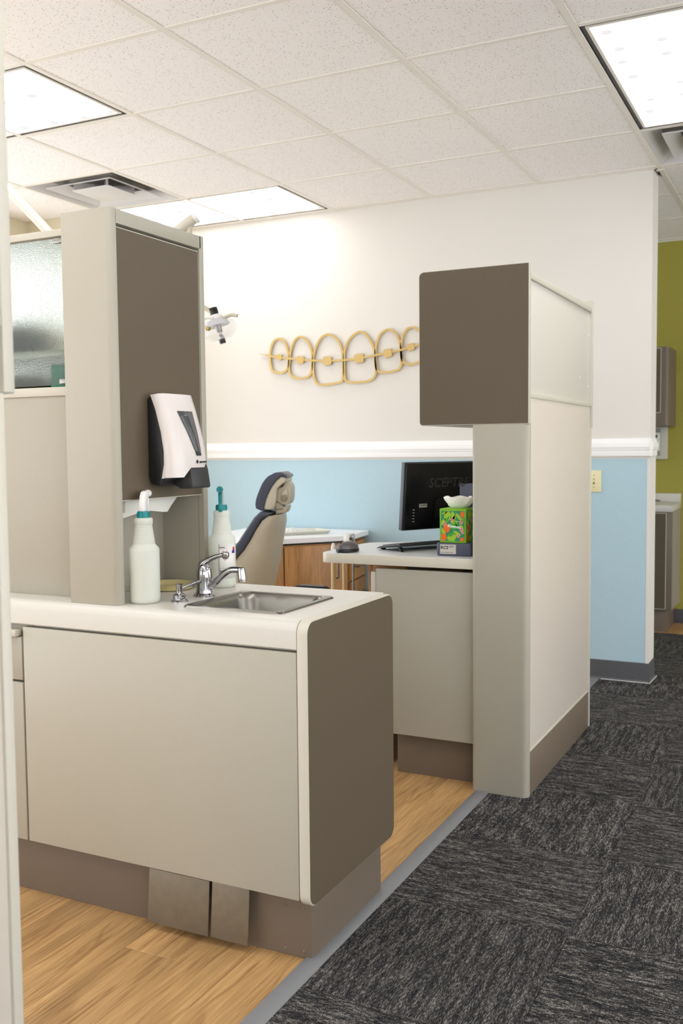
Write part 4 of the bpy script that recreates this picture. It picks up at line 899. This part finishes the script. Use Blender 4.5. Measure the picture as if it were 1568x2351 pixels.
MB().tube([Q(.012, 1.822, -.02), Q(.045, 1.830, -.04), Q(.074, 1.825, -.05)], .008).build('handle', SHELL, dl)
MB().tube([Q(-.088, 1.80, -.05), Q(-.076, 1.78, -.08), Q(-.052, 1.765, -.09)], .007).build('yoke', SHELL, dl)
MB().tube([Q(-.056, 1.766, -.09), Q(-.044, 1.763, -.095)], .009, smooth=0).build('yoke_screw', mat('dull_brass', (150, 132, 70), .3, metal=.8), dl)

# ================================================================ CORNER CABINET BY THE BLUE WALL
bc = thing('side_cabinet', (-2.7, 4.8, 0), 'honey wood side cabinet with a white top against the blue wall', 'cabinet')
top = [(-2.407, 5.195), (-2.354, 4.834), (-2.603, 4.519), (-2.70, 4.42), (-2.86, 4.462), (-3.02, 4.58), (-3.157, 4.83), (-3.18, 5.195)]
MB().prism(top, X, Y, Z, (0, 0, 0), .728, .756, bev=.002, only='caps').build('cabinet_top', mat('bright_white_laminate', (238, 238, 240), .3), bc, smooth=False)
cx_, cy_ = -2.75, 4.85
body = [(x+(cx_-x)*.05, y+(cy_-y)*.05) for x, y in top]; body[0] = (-2.44, 5.19); body[-1] = (-3.15, 5.19)
MB().prism(body, X, Y, Z, (0, 0, 0), .09, .716, bev=.001, only='caps').build('cabinet_body', MAPLE, bc, smooth=False)
MB().prism([(x+(cx_-x)*.1, y+(cy_-y)*.1) for x, y in body], X, Y, Z, (0, 0, 0), 0, .09).build('plinth', BLACK, bc, smooth=False)
MB().prism([(x+(cx_-x)*.03, y+(cy_-y)*.03) for x, y in body], X, Y, Z, (0, 0, 0), .716, .729).build('shadow_gap', BLACK, bc, smooth=False)
def on_face(a, b, name, m, u0, u1, z0, z1, th=.018, par=None):
    a, b = Vector((*a, 0)), Vector((*b, 0)); e = (b-a); L = e.length; e.normalize(); nrm = Vector((e.y, -e.x, 0))
    if nrm.dot(a-Vector((cx_, cy_, 0))) < 0: nrm = -nrm
    return MB().prism(rrect(u0*L, u1*L, z0, z1, .001, 1), e, Z, nrm, a+nrm*.0, .0005, th, bev=.0012, only='caps').build(name, m, par or bc), a, e, nrm, L
d1, a, e, nrm, L = on_face(body[2], body[1], 'door', MAPLE, .01, .985, .1, .71)
MB().tube([a+e*(L*.82)+nrm*.018+Z*.66-Z*.02, a+e*(L*.82)+nrm*.045+Z*.635, a+e*(L*.82)+nrm*.045+Z*.53, a+e*(L*.82)+nrm*.018+Z*.525], .005, smooth=0, n=8).build('handle', STEEL, d1)
on_face(body[3], body[2], 'door', MAPLE, .02, .98, .1, .71)
on_face(body[5], body[4], 'door', MAPLE, .02, .98, .1, .71)
for z0, z1 in ((.625, .71), (.50, .615), (.30, .49), (.10, .29)):
    d1, a, e, nrm, L = on_face(body[1], body[0], 'drawer', MAPLE, .04, .97, z0, z1)
    zc_ = (z0+z1)/2+.015
    MB().tube([a+e*(L*.25)+nrm*.018+Z*zc_, a+e*(L*.25)+nrm*.045+Z*zc_, a+e*(L*.78)+nrm*.045+Z*zc_, a+e*(L*.78)+nrm*.018+Z*zc_], .005, smooth=0, n=8).build('handle', STEEL, d1)
# tray with a clear wrapped item
tr = thing('instrument_tray', (-2.68, 4.84, .756), 'pale green oblong tray holding a crumpled clear wrapper', 'tray', rz=R(52))
def rr3(x, y, r, z): return [(p[0], p[1], z) for p in rrect(-x, x, -y, y, r, 5)]
MB().loft([rr3(.15, .085, .02, 0), rr3(.162, .097, .025, .014), rr3(.168, .103, .028, .018), rr3(.166, .101, .027, .0195), rr3(.158, .093, .024, .0155), rr3(.147, .082, .02, .003), rr3(.1, .05, .01, .0028)]).build('tray_body', mat('pale_green_plastic', (206, 208, 196), .35), tr, local=True)
b = MB(); n = 26; secs = []
for z, r_ in ((.004, .07), (.014, .062), (.026, .045), (.036, .02)):
    secs.append([(-.05+r_*math.cos(2*math.pi*k/n)*(1+.25*math.sin(5*k)), r_*.7*math.sin(2*math.pi*k/n)*(1+.25*math.cos(3*k)), z+.004*math.sin(7*k)) for k in range(n)])
b.loft(secs).build('clear_wrapper', mat_mix('clear_film', (240, 240, 240), .2, .45, .15), tr, local=True, ang=10)

# ================================================================ WALL ART, SWITCH
def catmull(pts, closed, n=5):
    N = len(pts); out = []
    for i in range(N if closed else N-1):
        g = (lambda k: pts[k % N]) if closed else (lambda k: pts[min(max(k, 0), N-1)])
        p0, p1, p2, p3 = (Vector(g(k)) for k in (i-1, i, i+1, i+2))
        for k in range(n):
            t_ = k/n; out.append(.5*((2*p1)+(p2-p0)*t_+(2*p0-5*p1+4*p2-p3)*t_*t_+(-p0+3*p1-3*p2+p3)*t_**3))
    if not closed: out.append(Vector(pts[-1]))
    return out
def band(pts, w_, closed, y0, y1, name, m, par):
    P = catmull(pts, closed); N = len(P); ws = w_ if callable(w_) else (lambda t_: w_)
    secs = []
    for i, p in enumerate(P):
        a, b_ = (P[(i-1) % N], P[(i+1) % N]) if closed else (P[max(i-1, 0)], P[min(i+1, N-1)])
        t_ = (b_-a).normalized(); nn = Vector((-t_.y, t_.x)); h = ws(i/(N-1))/2
        secs.append([(p.x+nn.x*h, y0, p.y+nn.y*h), (p.x-nn.x*h, y0, p.y-nn.y*h), (p.x-nn.x*h, y1, p.y-nn.y*h), (p.x+nn.x*h, y1, p.y+nn.y*h)])
    if closed: secs.append(secs[0])
    b = MB(); b.loft(secs, close=not closed); bmesh.ops.remove_doubles(b.bm, verts=b.bm.verts, dist=1e-5); bmesh.ops.recalc_face_normals(b.bm, faces=b.bm.faces)
    return b.build(name, m, par, smooth=False)
TEETH= [[(-3.059, 1.796), (-3.052, 1.848), (-3.032, 1.891), (-2.993, 1.906), (-2.959, 1.887), (-2.938, 1.846), (-2.929, 1.797), (-2.931, 1.753), (-2.94, 1.721), (-2.97, 1.7), (-2.996, 1.699), (-3.039, 1.712), (-3.054, 1.744)], [(-2.922, 1.782), (-2.913, 1.833), (-2.887, 1.887), (-2.849, 1.908), (-2.807, 1.889), (-2.779, 1.844), (-2.767, 1.796), (-2.769, 1.731), (-2.781, 1.681), (-2.819, 1.662), (-2.877, 1.664), (-2.915, 1.683), (-2.927, 1.724)], [(-2.759, 1.782), (-2.742, 1.839), (-2.708, 1.891), (-2.663, 1.911), (-2.614, 1.893), (-2.582, 1.851), (-2.565, 1.797), (-2.562, 1.722), (-2.566, 1.643), (-2.589, 1.626), (-2.654, 1.618), (-2.72, 1.62), (-2.748, 1.643), (-2.762, 1.702)], [(-2.555, 1.764), (-2.548, 1.821), (-2.514, 1.88), (-2.454, 1.914), (-2.411, 1.895), (-2.377, 1.847), (-2.359, 1.804), (-2.354, 1.74), (-2.349, 1.68), (-2.367, 1.642), (-2.406, 1.626), (-2.469, 1.622), (-2.533, 1.629), (-2.552, 1.657)], [(-2.351, 1.782), (-2.346, 1.838), (-2.318, 1.893), (-2.272, 1.916), (-2.23, 1.898), (-2.205, 1.855), (-2.193, 1.802), (-2.189, 1.726), (-2.205, 1.688), (-2.243, 1.676), (-2.297, 1.673), (-2.335, 1.681), (-2.349, 1.712)], [(-2.19, 1.816), (-2.181, 1.871), (-2.154, 1.91), (-2.12, 1.919), (-2.087, 1.906), (-2.065, 1.867), (-2.054, 1.815), (-2.054, 1.754), (-2.069, 1.73), (-2.099, 1.716), (-2.144, 1.711), (-2.178, 1.729), (-2.189, 1.76)]]
BR= [(-2.994, 1.795), (-2.848, 1.771), (-2.665, 1.757), (-2.457, 1.761), (-2.274, 1.782), (-2.131, 1.809)]
BRW = [0.038, 0.048, 0.056, 0.058, 0.052, 0.044]
WIRE= [(-3.133, 1.822), (-3.063, 1.806), (-2.994, 1.793), (-2.848, 1.773), (-2.734, 1.761), (-2.665, 1.757), (-2.531, 1.756), (-2.457, 1.761), (-2.35, 1.774), (-2.274, 1.784), (-2.189, 1.796), (-2.131, 1.809), (-2.069, 1.822), (-1.987, 1.842)]
art = thing('wall_art', (-2.55, YW, 1.77), 'brass wall sign of six outlined teeth joined by a braces wire', 'wall art')
for k, t_ in enumerate(TEETH): band(t_, .0135, True, YW-.0165, YW-.0075-.0003*k, 'tooth_outline', GOLD, art)
band(WIRE, (lambda t_: .012 if .06 < t_ < .94 else .003), False, YW-.0172, YW-.008, 'braces_wire', GOLD, art)
for k, ((x, z), w_) in enumerate(zip(BR, BRW)):
    M = Matrix.Translation((x, 0, z)) @ Matrix.Rotation(R([-8, -6, -2, 3, 10, 12][k])*-1, 4, 'Y')
    MB().prism(rrect(-w_/2, w_/2, -w_*.46, w_*.46, w_*.22, 4), X, Z, Y, (0, 0, 0), YW-.019, YW-.009, M=M).build('bracket', GOLD, art)
for x, z in ((-2.93, 1.76), (-2.563, 1.76), (-2.19, 1.76)):
    MB().box(x-.005, x+.005, YW-.009, YW+.001, z-.005, z+.005).build('standoff', GOLD, art)
sw = thing('light_switch', (-1.099, YW, 1.05), 'ivory light switch plate on the blue wall beside the partition', 'light switch')
MB().box(-1.135, -1.0585, YW-.0055, YW, .994, 1.109, bev=.002).build('switch_plate', IVORY, sw)
for x in (-1.097,):
    MB().box(x-.004, x+.004, YW-.014, YW-.005, 1.047, 1.062, bev=.001).build('toggle', IVORY, sw)
    MB().box(x-.0045, x+.0045, YW-.0062, YW-.005, 1.036, 1.066, bev=0).build('toggle_slot', mat('slot_shadow_plastic', (120, 108, 70), .6), sw)
for z in (1.02, 1.083): MB().lathe([(0, 0), (.003, 0), (.0025, .001), (0, .0012)], n=10, M=Matrix.Translation((-1.097, YW-.0055, z)) @ Matrix.Rotation(R(90), 4, 'X')).build('screw', STEEL, sw)

# ================================================================ HALL CABINETS
hu = thing('wall_cupboard', (-1.4, 6.9, 1.367), 'taupe wall cupboard hung on the olive wall', 'cabinet')
hx1 = -.937
MB().prism(rrect(-1.9, hx1, 6.72, YG, (0, 0, 0, .022), 5), X, Y, Z, (0, 0, 0), 1.367, 1.883).build('cupboard_body', KICK, hu, ang=25)
l_ = bx('cupboard_door', CREAM, hu, -1.45, -.985, 6.716, 6.7205, 1.452, 1.876, bev=0)
bx('door_face', BROWN, l_, -1.446, -.989, 6.7145, 6.717, 1.456, 1.872, bev=0)
hb = thing('base_cabinet', (-1.4, 6.87, 0), 'taupe base cabinet with a white counter against the olive wall', 'cabinet')
bx('cabinet_body', KICK, hb, -1.9, -.896, 6.65, YG-.001, .15, .802, bev=.003)
l_ = bx('cabinet_door', CREAM, hb, -1.5, -.93, 6.6455, 6.651, .158, .795, bev=0)
bx('door_face', BROWN, l_, -1.496, -.934, 6.644, 6.6465, .162, .791, bev=0)
bx('side_face', MATS['grey_beige_plastic'], hb, -.897, -.8945, 6.68, YG-.005, .152, .8, bev=0)
bx('toe_kick', KICK, hb, -1.9, -.93, 6.69, YG-.008, 0, .15, bev=.001)
tag(MB().box(-1.9, -.893, 6.64, YG-.001, .802, .846, bev=.003).box(-1.9, -.893, YG-.02, YG-.001, .846, .905, bev=.002).build('hall_countertop', WTOP), 'white countertop with a backsplash on the taupe base cabinet', 'countertop')
tp = thing('small_tap', (-1.03, 6.86, .846), 'small chrome tap on the far white countertop', 'tap')
MB().tube([(-1.07, 6.86, .847), (-1.07, 6.86, .862), (-1.05, 6.85, .868), (-1.0, 6.83, .864)], [.012, .01, .008, .006]).build('tap_spout', CHROME, tp)
wp = thing('wall_control_panel', (-1.1, YG, 1.25), 'off-white panel with a grey keypad below the wall cupboard', 'control panel')
bx('panel_plate', IVORY if 0 else CREAM, wp, -1.25, -.985, YG-.035, YG, 1.142, 1.366, bev=.003)
bx('keypad', SIDEGREY, wp, -1.14, -1.03, YG-.04, YG-.034, 1.165, 1.35, bev=.002)
bx('keypad_insert', PAPER, wp, -1.12, -1.033, YG-.0415, YG-.039, 1.20, 1.325, bev=.001)
for z, h_ in ((1.29, .02), (1.245, .01), (1.215, .01)): bx('display_window', SLATE, wp, -1.07, -1.05, YG-.0425, YG-.041, z, z+h_, bev=0)
